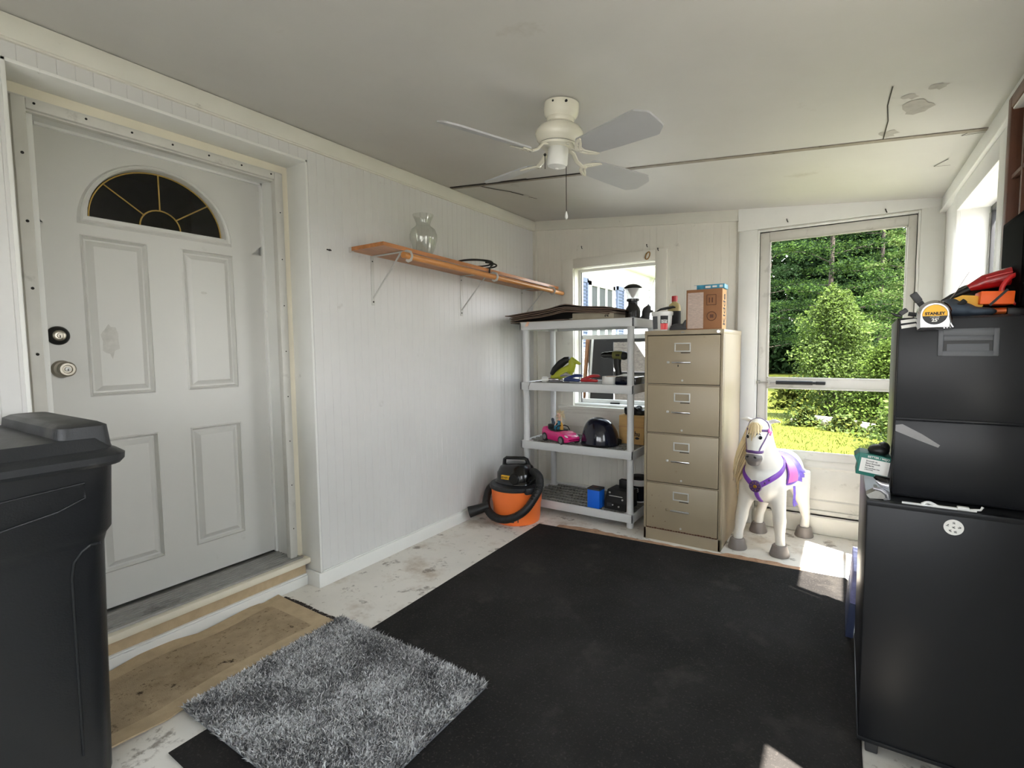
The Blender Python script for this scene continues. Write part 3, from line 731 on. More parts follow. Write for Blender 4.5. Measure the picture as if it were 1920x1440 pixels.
b.tube(pth, .0055, 7)
tag(b.build('power_cord', 'black_soft', loc=(.15, 2.72, zc)), 'coiled black cord lying on the wooden wall shelf past the vase', 'cord')

# ---------------------------------------------------------------- ceiling fan (hangs square to the sloped ceiling)
fx0, fy0 = 1.29, 1.82
t = thing('ceiling_fan', 'white four blade ceiling fan with pull chain under the ceiling', 'ceiling fan', (fx0, fy0, ceil_z(fx0)-.003))
t.rotation_euler = (0, math.atan(.094), 0)
b = B(); b.lathe([(.068, .0), (.069, -.012), (.0685, -.03), (.064, -.044), (.055, -.054), (.0545, -.064), (.052, -.07), (.0001, -.07)], seg=40); b.use(1); b.cyl((-.0, -.066, -.012), (0, -.0705, -.012), .004, seg=8); b.cyl((.045, -.05, -.014), (.05, -.054, -.014), .005, seg=8)
b.build('canopy', ['ivory', 'bronze_black'], t, False)
b = B(); b.lathe([(.050, -.068), (.053, -.074), (.066, -.08), (.085, -.092), (.094, -.108), (.0945, -.12), (.087, -.136), (.078, -.147), (.074, -.150)], seg=44); b.use(1); b.lathe([(.074, -.1495), (.073, -.153), (.06, -.154)], seg=44); b.use(0); b.lathe([(.075, -.152), (.072, -.160), (.04, -.163), (.0001, -.163)], seg=44)
b.build('motor_housing', ['ivory', 'bronze_black'], t, False)
b = B(); b.lathe([(.038, -.163), (.040, -.17), (.0405, -.222), (.037, -.232), (.02, -.238), (.008, -.239), (.006, -.243), (.0001, -.244)], seg=36); b.build('switch_housing', 'white_plastic', t, False)
for a in (69, -25, 156, 247):
    T = Matrix.Rotation(R(a), 4, 'Z') @ Matrix.Translation((0, 0, -.199)) @ Matrix.Rotation(R(-17), 4, 'X')
    prof = [(.155, -.040), (.165, -.048), (.30, -.058), (.455, -.066), (.468, -.065), (.503, -.040), (.508, -.03), (.508, .03), (.503, .040), (.468, .065), (.455, .066), (.30, .058), (.165, .048), (.155, .040)]
    b = B(); b.prism(prof, 'z', 0, .006, T); bl = b.build('blade', 'blade', t, False)
    b = B()
    T2 = Matrix.Rotation(R(a), 4, 'Z')
    def pt(x, y, dz=0): return tuple(T @ Vector((x, y, -.004+dz)))
    root = [tuple(T2 @ Vector(p)) for p in ((.055, 0, -.158), (.08, 0, -.166), (.10, 0, -.19))]
    b.tube(root+[pt(.13, 0), pt(.15, 0)], .010, 10, flat=(.55, 1.1))
    for sg in (-1, 1):
        b.tube([pt(.13, 0), pt(.14, sg*.018), pt(.158, sg*.034), pt(.185, sg*.047), pt(.195, sg*.048)], [.008, .008, .007, .006, .004], 8, flat=(.6, 1))
        b.tube([pt(.148, 0), pt(.156, sg*.014), pt(.172, sg*.027), pt(.19, sg*.044)], [.006, .006, .0055, .004], 8, flat=(.6, 1))
    for q in ((.16, .028), (.16, -.028), (.15, 0)): b.ell(pt(q[0], q[1], -.003), (.004, .004, .003), seg=8, rg=6)
    b.build('blade_iron', 'ivory', bl, False)
for (x, y, L_, nm) in ((.030, .012, .22, 'pull_chain'), (-.052, -.012, .055, 'reverse_cord')):
    Ti = t.rotation_euler.to_matrix().inverted()
    top = Vector((x, y, -.185)); dn = Ti @ Vector((0, 0, -1))
    b = B(); b.use(0); b.ell(top+Vector((0, 0, 0)), (.006, .006, .006), seg=8, rg=6); b.cyl(top, top+dn*L_, .0015, seg=6)
    pc = b.build(nm, 'bronze_black', t, False)
    if L_ > .1:
        b = B(); e = top+dn*L_; b.tube([e, e+dn*.012, e+dn*.022, e+dn*.03], [.002, .005, .0065, .003], 10); b.build('chain_pull', 'white_plastic', pc, False)

# ---------------------------------------------------------------- grey plastic shelving unit
SX0, SX1, SY0, SY1 = .205, 1.085, 3.21, 3.70
su = thing('shelving_unit', 'grey plastic four tier shelving unit in the corner by the small window', 'shelving unit', (.645, 3.455, 0))
for zt in (.10, .53, .97, 1.415):
    b = B(); z0 = zt-.058
    b.box(SX0, SY0, z0, SX1, SY0+.014, zt, .003); b.box(SX0, SY1-.014, z0, SX1, SY1, zt, .003); b.box(SX0, SY0, z0, SX0+.014, SY1, zt, .003); b.box(SX1-.014, SY0, z0, SX1, SY1, zt, .003)
    for x in (SX0+.035, SX1-.035):
        for y in (SY0+.038, SY1-.038): b.box(x-.034, y-.036, z0, x+.034, y+.036, zt-.001, .004)
    b.use(1); zd = zt-.006
    for k in range(8):
        y = SY0+.02+k*(SY1-SY0-.04)/7; b.box(SX0+.012, y-.011, zd-.014, SX1-.012, y+.011, zd)
    for k in range(34):
        x = SX0+.03+k*(SX1-SX0-.06)/33
        b.obox((x, (SY0+SY1)/2, zd-.008), (.009, SY1-SY0-.03, .010))
    b.use(0)
    if abs(zt-.97) < .01:
        b.use(2); b.tube([(.292, SY0-.0006, zt), (.285, SY0-.0006, zt-.02), (.279, SY0-.0006, zt-.03), (.279, SY0-.0006, zt-.052)], .0016, 5); b.use(0)
    b.build('shelf', ['shelf_plastic', 'deck_plastic', 'gap'], su)
for x in (SX0+.033, SX1-.033):
    for y in (SY0+.036, SY1-.036):
        for za, zb in ((.10, .472), (.53, .912), (.97, 1.357)):
            b = B(); b.lathe([(.027, za-.01), (.027, za), (.0235, za+.006), (.022, (za+zb)/2), (.0235, zb-.01), (.0265, zb), (.0265, zb+.012)], (x, y, 0), 24); b.build('post', 'shelf_plastic', su)
        b = B(); b.lathe([(.0001, 0), (.021, 0), (.023, .01), (.024, .05)], (x, y, 0), 24); b.build('foot', 'shelf_plastic', su)

# ---------------------------------------------------------------- filing cabinet
CX0, CX1, CY0, CY1, CH = 1.187, 1.652, 3.125, 3.705, 1.321
fc = thing('filing_cabinet', 'tall beige four drawer metal filing cabinet between the shelving and the glass door', 'filing cabinet', (1.42, 3.415, 0))
b = B()
b.box(CX0, CY0+.02, 0, CX0+.012, CY1, CH-.004); b.box(CX1-.012, CY0+.02, 0, CX1, CY1, CH-.004); b.box(CX0, CY1-.01, 0, CX1, CY1, CH-.004)
b.box(CX0, CY0, 0, CX0+.016, CY0+.03, CH-.02, .002); b.box(CX1-.016, CY0, 0, CX1, CY0+.03, CH-.02, .002)
b.box(CX0-.001, CY0-.002, CH-.028, CX1+.001, CY1+.001, CH, .003); b.box(CX0, CY0, 0, CX1, CY0+.02, .072, .001)
for z in (.992, .688, .374): b.box(CX0+.012, CY0, z-.006, CX1-.012, CY0+.03, z-.001)
b.use(1); b.box(CX0+.01, CY0+.026, .05, CX1-.01, CY0+.032, CH-.03)
b.build('cabinet_body', ['beige', 'gap'], fc)
b = B(); b.lathe([(.010, -.002), (.010, .003), (.0075, .006), (.0001, .006)], (1.622, CY0-.002, CH-.014), 20, Matrix.Rotation(PI/2, 4, 'X')); b.build('lock', 'chrome', fc)
b = B(); b.ell((1.42, CY0-.003, CH-.013), (.012, .002, .005), seg=14, rg=8); b.build('badge', 'alum', fc)
for i, (z0, z1) in enumerate(((.995, 1.288), (.69, .984), (.378, .680), (.078, .366))):
    b = B(); b.box(CX0+.019, CY0-.004, z0, CX1-.019, CY0+.022, z1, .003)
    if i == 3:
        b.use(1); q = random.Random(9)
        for k in range(26):
            x = CX0+.02+k*.0165; b.box(x, CY0-.0048, z0-.004, x+.014, CY0-.003, z0+.001+.004*q.random())
        for k in range(7):
            x = CX0+.03+q.random()*.12; z = z0+.03+q.random()*.2; b.obox((x, CY0-.0042, z), (.004*q.random()+.002, .0012, .010*q.random()+.003))
    dr = b.build('drawer', ['beige', 'wood_dark'], fc)
    dz = z1-1.288
    if i == 3: dz += .005
    b = B()
    for a in ((1.372, 1.19, 1.468, 1.197), (1.372, 1.237, 1.468, 1.244), (1.372, 1.197, 1.379, 1.237), (1.461, 1.197, 1.468, 1.237)): b.box(a[0], CY0-.008, a[1]+dz, a[2], CY0-.003, a[3]+dz, .001)
    b.use(1); b.box(1.379, CY0-.0052, 1.197+dz, 1.461, CY0-.0042, 1.237+dz)
    b.use(2); b.box(1.41, CY0-.0046, 1.182+dz, 1.465, CY0-.0040, 1.187+dz)
    b.build('label_holder', ['steel_white', 'beige_dark', 'gap'], dr)
    b = B(); b.box(1.360, CY0-.024, 1.121+dz, 1.474, CY0-.014, 1.132+dz, .004); b.box(1.372, CY0-.018, 1.123+dz, 1.384, CY0-.002, 1.130+dz); b.box(1.45, CY0-.018, 1.123+dz, 1.462, CY0-.002, 1.130+dz)
    b.build('handle', 'alum' if i == 3 else 'chrome', dr)
    b = B(); b.box(1.328, CY0-.014, 1.120+dz, 1.344, CY0-.003, 1.134+dz, .004); b.build('latch', 'beige_dark' if i == 3 else 'steel_white', dr)
    b = B(); b.cyl((1.421, CY0-.0075, z0+.022), (1.421, CY0-.003, z0+.022), .006, seg=14); b.build('rivet', 'steel_white', dr)
    if i == 0:
        b = B(); b.box(1.392, CY0-.006, 1.100, 1.398, CY0-.0035, 1.112); b.build('keyhole', 'gap', dr)
# ---------------------------------------------------------------- shop vacuum
vx, vy = .30, 3.0
t = thing('shop_vacuum', 'orange and black wet dry shop vacuum on the floor in the corner', 'vacuum cleaner', (vx, vy, 0))
b = B(); b.lathe([(.0001, 0), (.155, 0), (.162, .006), (.166, .03), (.172, .13), (.177, .145), (.181, .24), (.186, .243), (.186, .255), (.0001, .255)], (vx, vy, 0), 48)
b.use(1)
for (a, z, w, h) in ((-28, .05, .02, .045), (-15, .055, .006, .05)):
    c = (vx+.168*math.cos(R(a-40)), vy+.168*math.sin(R(a-40)), z); b.obox(c, (.004, w, h), (0, 0, R(a-40)))
b.build('tank', ['orange', 'dark_grey'], t)
b = B(); b.lathe([(.190, .240), (.194, .246), (.194, .258), (.186, .268), (.15, .276), (.0001, .276)], (vx, vy, 0), 48)
for a in (150, -30): b.obox((vx+.192*math.cos(R(a)), vy+.192*math.sin(R(a)), .25), (.035, .07, .045), (0, 0, R(a)), .008)
b.build('tank_lid', 'black_lid', t)
b = B(); n = 28
def motor(rx, ry, z): return [(vx+rx*abs(math.cos(a))**.8*math.copysign(1, math.cos(a)), vy+ry*abs(math.sin(a))**.8*math.copysign(1, math.sin(a)), z) for a in [2*PI*i/36 for i in range(36)]]
b.loft([motor(.142, .13, .268), motor(.148, .135, .28), motor(.142, .13, .295), motor(.136, .124, .30), motor(.134, .122, .345), motor(.128, .118, .352), motor(.112, .105, .385), motor(.085, .08, .405), motor(.04, .04, .412)], True, True)
b.cyl((vx+.05, vy-.10, .325), (vx+.06, vy-.135, .325), .036, .033, 24)
mh = b.build('motor_head', 'black_gloss', t)
b = B(); hd = Vector((.86, .5, 0))*1; cc = Vector((vx-.005, vy, 0))
b.tube([cc-hd*.085+Vector((0, 0, .385)), cc-hd*.08+Vector((0, 0, .435)), cc-hd*.068+Vector((0, 0, .445)), cc+hd*.06+Vector((0, 0, .442)), cc+hd*.078+Vector((0, 0, .432)), cc+hd*.095+Vector((0, 0, .385))], [.014, .013, .012, .012, .014, .016], 10, flat=(1, 1.3), up=(0, 0, 1))
b.build('handle', 'black_gloss', t)
b = B(); a = R(-78); ca = Vector((vx+.10*math.cos(a)-.03, vy-.129, .326)); Tl = Matrix.Translation((vx-.010, vy-.1275, .328)) @ Matrix.Rotation(R(3), 4, 'Z')
b.box(-.036, -.003, -.0145, .036, .012, .0145, .004, Tl); lb = b.build('label_plate', 'yellow', t); lb['label'] = 'yellow maker label'
text('lettering', 'RIDGID', .018, 'ink', lb, Matrix.Translation((-.018, -.1312, .328)) @ Matrix.Rotation(R(3), 4, 'Z') @ Matrix.Rotation(PI/2, 4, 'X'), bold=.0006)
for o_ in (bpy.data.objects[-1],): pass
# hose: leaves the head on the right, sweeps down round the front and up the left side
P0 = [(.395, 3.02, .345), (.46, 2.985, .362), (.515, 2.955, .335), (.527, 2.925, .27), (.505, 2.885, .20), (.465, 2.84, .13), (.40, 2.81, .083), (.32, 2.798, .058), (.24, 2.80, .062), (.165, 2.83, .09), (.115, 2.88, .13), (.095, 2.94, .19), (.105, 2.99, .23)]
hp = smooth_path(P0, 170)
b = B(); b.tube(hp, [.026+.0022*(i % 2) for i in range(171)], 14); b.build('hose', 'black_soft', t)
b = B(); b.tube([(.165, 2.845, .115), (.10, 2.80, .09), (.05, 2.765, .072)], [.03, .034, .04], 18); b.build('hose_nozzle', 'black_soft', t)
# ---------------------------------------------------------------- things on the shelving unit
zt = 1.411
b = B(); b.box(.62, 3.25, zt, .93, 3.50, zt+.052, .004)
t = thing('flat_carton', 'pale flat carton with a number on its edge under the dark cardboard sheets', 'carton', (.775, 3.37, zt))
b.build('carton', 'grey_board', t)
text('lettering', '2', .036, 'ink', t, Matrix.Translation((.105, -.1205, .026)) @ Matrix.Rotation(R(-90), 4, 'Y') @ Matrix.Rotation(PI/2, 4, 'X'), bold=.001)
shl = ['lowest dark cardboard sheet in the stack on top of the shelving unit', 'second dark cardboard sheet from the bottom of the stack on the shelving unit', 'third dark cardboard sheet from the bottom of the stack on the shelving unit', 'fourth dark cardboard sheet from the bottom of the stack on the shelving unit', 'fifth dark cardboard sheet from the bottom of the stack on the shelving unit', 'topmost peaked dark cardboard sheet in the stack on the shelving unit']
q = random.Random(21)
for i in range(6):
    x0 = .12+.012*q.uniform(-1, 1)-.008*i*(i % 2); x1 = (.60, .90, .96, .93, .97, .90)[i]; y0 = 3.208+.035*q.random(); y1 = 3.62
    zl = zt+.004+.0115*i; zr = zt+(.0, .058, .068, .078, .088, .098)[i]+.012*(i == 0); pk = .010+.012*(i == 5)-.01*(i == 0)
    def f(u, v, x0=x0, x1=x1, y0=y0, y1=y1, zl=zl, zr=zr, pk=pk, i=i):
        x = x0+(x1-x0)*u-.05*v*(1-u); s_ = min(1, max(0, (x-.10)/.48)); w = max(0, (x-.60)/.4)
        return (x, y0+(y1-y0)*v-.02*math.sin(3*u), zl+(zr-zl)*s_ - .028*w*w - .0 + pk*math.exp(-((x-.58)/.10)**2)+.002*math.sin(9*u+i))
    b = B(); b.grid(f, 24, 6, .006); ne = 2*24+2*6; b.I[-ne:] = [1]*ne
    tag(b.build('cardboard_sheet', ['paperboard_dark', 'paperboard_edge'], loc=(.5, 3.4, zl)), shl[i], 'cardboard', 'dark cardboard sheets on top of the shelving unit')
b = B(); b.grid(lambda u, v: (.262+.022*v+.008*math.sin(4*u), 3.225-.0215*min(1, u*2.5), zt+.0065-.05*max(0, u-.3)), 8, 3, .002)
tag(b.build('paper_tag', 'skin_doll', loc=(.27, 3.2, zt)), 'small pink paper tag hanging over the front edge of the top shelf', 'tag')
t = thing('camping_lantern', 'black camping lantern with clear globe at the right end of the top shelf', 'lantern', (1.028, 3.345, zt-.002))
b = B(); b.lathe([(.0001, 0), (.050, 0), (.052, .006), (.050, .02), (.050, .055), (.046, .075), (.034, .092), (.031, .10), (.031, .118), (.042, .122), (.043, .136), (.036, .138), (.0001, .138)], (0, 0, 0), 36); b.box(-.012, -.053, .03, .012, -.046, .055, .003); b.build('base', 'black_gloss', t, False)
b = B(); b.lathe([(.037, .138), (.040, .16), (.047, .19), (.053, .212)], seg=36); b.build('globe', 'globe', t, False)
b = B(); b.lathe([(.0001, .145), (.008, .15), (.03, .19), (.045, .212), (.0001, .212)], seg=32); b.build('reflector', 'alum', t, False)
b = B(); b.lathe([(.058, .206), (.062, .209), (.060, .214), (.046, .226), (.030, .234), (.012, .238), (.0001, .238)], seg=36); b.build('cap', 'black_gloss', t, False)
b = B()
b.ell((0, 0, .05), (.028, .03, .05), seg=16); b.ell((.012, -.01, .075), (.024, .022, .035), (0, .5, 0), seg=14); b.cyl((.005, 0, .08), (.02, 0, .115), .006); b.ell((-.006, .0, .02), (.033, .03, .022)); b.cyl((.02, 0, .06), (.052, 0, .066), .008)
t = thing('hose_nozzle', 'dark grey hose nozzle standing right of the black lantern', 'nozzle', (1.053, 3.54, zt-.004))
b.fuse('nozzle_body', 'dark_grey', t, .004, 3)

zm = .965
# lime and black hand tool
t = thing('cordless_sander', 'lime green and black hand tool leaning at left on the second shelf', 'power tool', (.475, 3.43, zm))
b = B()
b.tube([(-.115, 0, .05), (-.09, 0, .09), (-.045, 0, .135), (.0, 0, .165), (.035, 0, .172)], [.024, .030, .031, .027, .02], 12); b.fuse('grip', 'black_soft', t, .006, 3)
b = B()
b.tube([(.045, -.002, .172), (.08, -.002, .155), (.125, -.002, .135)], [.024, .018, .010], 12); b.tube([(.05, 0, .165), (.055, 0, .12), (.045, 0, .075)], [.024, .028, .022], 12)
b.tube([(-.12, 0, .03), (-.07, 0, .035), (-.0, 0, .06), (.05, 0, .055)], [.026, .028, .022, .018], 12); b.tube([(-.10, 0, .05), (-.05, 0, .075), (.0, 0, .095), (.045, 0, .12)], [.018, .026, .024, .02], 10); b.fuse('tool_body', 'lime', t, .006, 3)
b = B(); b.box(-.125, -.035, 0, .05, .035, .010, .003); b.tube([(-.03, -.028, .045), (.02, -.03, .062), (.075, -.025, .04)], [.006, .016, .005], 10); b.build('base_plate', 'silver', t, False)
# torch with a white lens
t = thing('flashlight', 'metal flashlight with a white round lens at the front left of the second shelf', 'flashlight', (.415, 3.275, zm+.004), R(4))
TX = Matrix.Translation((0, 0, .022)) @ Matrix.Rotation(PI/2, 4, 'Y')
b = B(); b.lathe([(.0001, -.052), (.017, -.052), (.022, -.048), (.022, -.02), (.016, -.01), (.010, 0)], seg=24, T=TX); b.build('lens_head', 'white_plastic', t, False)
b = B(); b.lathe([(.010, 0), (.009, .03), (.009, .075), (.006, .08), (.0001, .08)], seg=20, T=TX); b.build('barrel', 'chrome', t, False)
for nm, lb, m, loc, rz, op in (('wire_stripper', 'chrome pliers with two blue handles lying right of the flashlight', 'blue_grip', (.55, 3.30, zm+.003), R(3), .022), ('pliers', 'pliers with two glossy red handles in the middle of the second shelf', 'red', (.685, 3.30, zm+.003), R(6), .026)):
    t = thing(nm, lb, 'pliers', loc, rz)
    b = B(); b.tube([(-.085, 0, .014), (-.05, .002, .018), (-.02, 0, .02)], [.004, .010, .012], 10, flat=(.7, 1)); b.cyl((-.025, 0, .008), (-.025, 0, .034), .010); b.build('jaws', 'chrome', t, False)
    for sg in (-1, 1):
        dz = .018 if sg > 0 else 0
        b = B(); b.tube([(-.02, 0, .02+dz*.3), (.02, sg*op*.8, .022+dz), (.06, sg*op, .024+dz*1.6), (.10, sg*op*.9, .022+dz*1.7), (.112, sg*op*.8, .02+dz*1.7)], [.009, .0125, .0135, .0125, .006], 12, flat=(.9, 1.15)); b.build('handle', m, t, False)
t = thing('tape_roll', 'white roll of tape lying flat on the second shelf below the drill', 'tape roll', (.868, 3.36, zm))
b = B(); b.lathe([(.040, .0), (.062, 0), (.063, .004), (.063, .050), (.062, .054), (.040, .054), (.040, 0)], seg=40); b.build('tape', 'white_plastic', t, False)
b = B(); b.lathe([(.0400, .001), (.0400, .053), (.037, .053), (.037, .001), (.04, .001)], seg=40); b.build('core', 'kraft', t, False)
t = thing('cordless_drill', 'black and olive cordless drill standing upright on the second shelf', 'drill', (.872, 3.50, zm))
TX = Matrix.Translation((0, 0, .20)) @ Matrix.Rotation(-PI/2, 4, 'Y')
b = B(); b.box(-.055, -.036, 0, .058, .036, .05, .008); b.build('battery', 'black_soft', t, False)
b = B(); b.tube([(.0, 0, .045), (-.006, 0, .08), (-.014, 0, .13), (-.014, 0, .18)], [.022, .019, .021, .025], 14, flat=(1.25, .85), up=(1, 0, 0)); b.obox((-.036, 0, .15), (.012, .014, .03), bev=.003); b.ell((.035, 0, .196), (.036, .031, .031)); b.build('grip', 'black_soft', t, False)
b = B(); b.lathe([(.0001, -.028), (.028, -.028), (.033, -.02), (.033, .03), (.028, .045)], seg=28, T=TX); b.use(1); b.obox((-.0, -.033, .2), (.03, .003, .014), bev=.001); b.build('housing', ['olive', 'gap'], t, False)
b = B(); b.lathe([(.028, .045), (.028, .075), (.025, .08), (.025, .11), (.020, .128), (.017, .134), (.0001, .134)], seg=28, T=TX); b.use(1); b.lathe([(.008, .1345), (.0001, .136)], seg=12, T=TX); b.build('chuck', ['black_gloss', 'steel_white'], t, False)
t = thing('tool_case', 'small black tool case at the right end of the second shelf', 'case', (1.0, 3.35, zm))
b = B(); b.box(-.075, -.07, 0, .075, .12, .056, .010); b.box(-.07, -.074, .02, .0, -.068, .04, .003); b.build('case_body', 'navy', t, False)
b = B(); b.box(-.02, -.074, .025, .02, -.068, .045, .002); b.build('latch', 'black_soft', t, False)
b = B(); b.grid(lambda u, v: (.915+.13*u, 3.31+.10*v, zm+.060+.010*math.sin(5*u)*v+.004*u), 10, 6, .0012); tag(b.build('folded_leaflet', 'paper', loc=(.98, 3.36, zm+.06)), 'white folded leaflet lying on the small black tool case', 'leaflet')

z3 = .525
# pink toy convertible
t = thing('toy_car', 'bright pink toy convertible car on the third shelf', 'toy car', (.485, 3.325, z3), R(-27))
b = B()
def sec(x, w, zb, zs, zt_, n=6):
    pts = []
    for sy in (-1, 1):
        pass
    return [(x, -w*.92, zb), (x, -w, zb+.012), (x, -w, zs), (x, -w*.82, zt_), (x, 0, zt_+.004), (x, w*.82, zt_), (x, w, zs), (x, w, zb+.012), (x, w*.92, zb)]
S_ = [(-.165, .050, .035, .075, .092), (-.158, .062, .025, .08, .100), (-.13, .07, .018, .085, .103), (-.095, .072, .016, .08, .092), (-.04, .070, .016, .072, .080), (.01, .070, .016, .07, .080), (.05, .071, .016, .07, .084), (.10, .072, .016, .062, .076), (.14, .066, .018, .05, .062), (.16, .052, .024, .042, .048), (.168, .036, .03, .036, .040)]
b.loft([sec(*s_) for s_ in S_], True, True); 
b.build('car_body', 'pink', t, False)
b = B(); b.loft([rr(-.095, .03, -.056, .056, .02, .082), rr(-.095, .03, -.056, .056, .02, .0905)]); b.build('cockpit', 'black_soft', t, False)
for y in (-.03, .03):
    b = B(); b.box(-.098, y-.022, .085, -.075, y+.022, .128, .008); b.box(-.085, y-.02, .085, -.04, y+.02, .097, .005); b.build('seat', 'black_soft', t, False)
b = B(); b.tube([(.03, -.06, .086), (.018, -.052, .112), (.008, -.03, .122), (.008, .03, .122), (.018, .052, .112), (.03, .06, .086)], .004, 8); b.build('windscreen_frame', 'black_gloss', t, False)
for x in (-.105, .102):
    for sg in (-1, 1):
        b = B(); b.cyl((x, sg*.058, .031), (x, sg*.076, .031), .031, seg=26); b.use(1); b.lathe([(.021, 0), (.019, .003), (.006, .001), (.0001, .002)], (x, sg*.076, .031), 20, Matrix.Rotation(-sg*PI/2, 4, 'X'))
        b.build('wheel', ['tyre', 'hub'], t, False)
for sg in (-1, 1):
    b = B(); b.ell((.135, sg*.048, .061), (.018, .010, .005), (0, .35, -sg*.3), seg=12, rg=8); b.build('headlight', 'white_plastic', t, False)
b = B(); b.box(.155, -.035, .022, .166, .035, .032, .004); b.build('grille', 'black_soft', t, False)
# doll riding in the car
t = thing('fashion_doll', 'blonde fashion doll in a blue dress riding in the pink toy car', 'doll', (.462, 3.352, z3+.092), R(-20))
b = B(); b.tube([(0, 0, .012), (0, 0, .05), (0, 0, .065), (0, -.002, .078)], [.017, .012, .017, .007], 12); b.tube([(0, -.002, .075), (0, -.003, .085)], [.006, .006], 8)
b.ell((0, -.005, .102), (.0165, .017, .0205), seg=16)
for sg in (-1, 1): b.tube([(sg*.017, 0, .068), (sg*.027, -.006, .05), (sg*.031, -.016, .03), (sg*.032, -.022, .012)], [.0062, .005, .0045, .004], 8)
b.fuse('body', 'skin_doll', t, .0028, 2)
b = B(); b.lathe([(.024, .0), (.020, .02), (.0135, .048), (.018, .062), (.0165, .063)], seg=20); b.tube([(0, 0, .01), (.0, -.04, .012)], [.022, .018], 12); b.build('dress', 'dress', t, False)
b = B(); q = random.Random(2)
for k in range(260):
    a = q.uniform(0, 2*PI); el = q.uniform(-.5, 1.5)
    if math.sin(a) < -.1 and el < .75: continue
    d = Vector((math.cos(a)*math.cos(el), math.sin(a)*math.cos(el), math.sin(el))); p = Vector((0, .002, .105))+d*.015
    L_ = q.uniform(.012, .034); w_ = Vector((q.uniform(-1, 1), q.uniform(-1, 1), q.uniform(-1.2, .4)))*.010
    b.tube([p, p+d*L_*.6+w_*.5, p+d*L_+w_+Vector((0, 0, -.006))], [.0022, .0018, .0009], 4)
for sg in (-1, 1):
    for k in range(8): b.tube([(sg*.014, .004, .108), (sg*(.022+.001*k), -.004, .09-.002*k), (sg*(.024+.0015*k), -.008, .062-.003*k)], [.003, .003, .0012], 5)
b.ell((0, .004, .108), (.019, .017, .018), seg=12); b.build('hair', 'hair_doll', t, False)
b = B(); 
for sg in (-1, 1): b.ell((sg*.0065, -.0215, .104), (.003, .0015, .0035), seg=8, rg=6)
b.build('eyes', 'eye_black', t, False)
b = B(); b.ell((0, -.0212, .0935), (.004, .0015, .0015), seg=8, rg=6); b.build('mouth', 'red', t, False)
b = B(); b.tube([(.040, 0, 0), (.045, -.004, .02), (.043, -.002, .04), (.036, 0, .052)], [.014, .013, .009, .004], 10); tag(b.build('toy_scarf', 'mustard', loc=(0, 0, 0)), 'mustard yellow doll garment beside the blonde doll in the pink car', 'doll clothes')
bpy.data.objects['toy_scarf'].location = (.452, 3.345, z3+.092); bpy.data.objects['toy_scarf'].rotation_euler = (0, 0, R(-20))
b = B(); b.box(-.012, -.01, 0, .012, .01, .05, .006); b.ell((0, 0, .058), (.013, .012, .016), seg=12); o = b.build('toy_figure', 'slate', loc=(0, 0, 0)); o.location = (.405, 3.375, z3+.095); o.rotation_euler = (0, R(-18), R(-20)); tag(o, 'small blue grey toy figure behind the doll in the pink car', 'toy')
# helmet
t = thing('bike_helmet', 'glossy dark navy domed helmet on the third shelf', 'helmet', (.775, 3.375, z3))
b = B(); rings = []
for k in range(13):
    a = PI/2*k/12; z = .190*math.sin(a)**1.05; r = math.cos(a)**.74
    rings.append([(.134*r*math.cos(2*PI*i/40)*(1.06 if math.cos(2*PI*i/40) > 0 else 1)+.012*(1-r)*-1.4, .128*r*math.sin(2*PI*i/40), z+.004) for i in range(40)])
b.loft(rings, True, True); b.build('shell', 'navy', t, False)
b = B(); b.lathe([(.126, 0), (.135, .0), (.137, .008), (.131, .014)], seg=44); b.build('edge_trim', 'black_soft', t, False)
b = B(); b.tube([(.10, -.02, .02), (.135, -.01, .04), (.15, .02, .03), (.14, .04, .012)], [.012, .02, .02, .012], 10, flat=(1, .5)); b.build('ear_pad', 'black_soft', t, False)
# cardboard box with black bag on it
t = thing('cardboard_box', 'pale cardboard box at the right end of the third shelf', 'box', (.968, 3.56, z3))
b = B(); b.box(-.092, -.07, 0, .092, .10, .205, .003); b.use(1); b.box(-.093, -.0715, .12, .093, -.07, .128); b.build('carton', ['cardboard_light', 'kraft'], t, False)
text('lettering', 'hu', .048, 'ink', t, face_y(.045, -.0712, .075), sx=.8, bold=.0012)
b = B(); b.ell((.045, -.071, .045), (.016, .001, .009), seg=12, rg=6); b.build('printed_mark', 'ink', t, False)
b = B(); q = random.Random(8)
for k in range(12): b.ell((q.uniform(-.06, .06), q.uniform(-.04, .05), q.uniform(.01, .04)), (q.uniform(.02, .04), q.uniform(.02, .04), q.uniform(.015, .035)), (q.random(), q.random(), 0), seg=10, rg=8)
t = thing('black_bag', 'crumpled black bag on top of the pale cardboard box', 'bag', (.975, 3.57, z3+.206)); b.fuse('bag', 'black_soft', t, .006, 1)

z4 = .096
t = thing('lantern_battery', 'bright blue box shaped battery with grey top on the bottom shelf', 'battery', (.79, 3.275, z4), R(-3))
b = B(); b.box(-.047, -.042, 0, .047, .042, .128, .003); b.build('case', 'blue_box', t, False)
b = B(); b.box(-.0475, -.0425, .126, .0475, .0425, .140, .003); b.cyl((0, 0, .139), (0, 0, .1415), .026, seg=24); b.build('top_cap', ['dark_grey'], t, False)
b = B(); b.cyl((0, 0, .1412), (0, 0, .1425), .019, seg=24); b.build('top_label', 'wood_dark', t, False)
t = thing('battery_charger', 'black battery charger with front controls on the bottom shelf', 'charger', (.935, 3.36, z4), R(-4))
b = B(); b.prism([(-.09, 0), (.10, 0), (.10, .125), (-.04, .125), (-.09, .05)], 'x', -.075, .085); b.build('housing', 'black_soft', t, False)
b = B(); b.obox((0, -.068, .09), (.10, .003, .004), (R(-35), 0, 0)); b.build('stripe', 'steel_white', t, False)
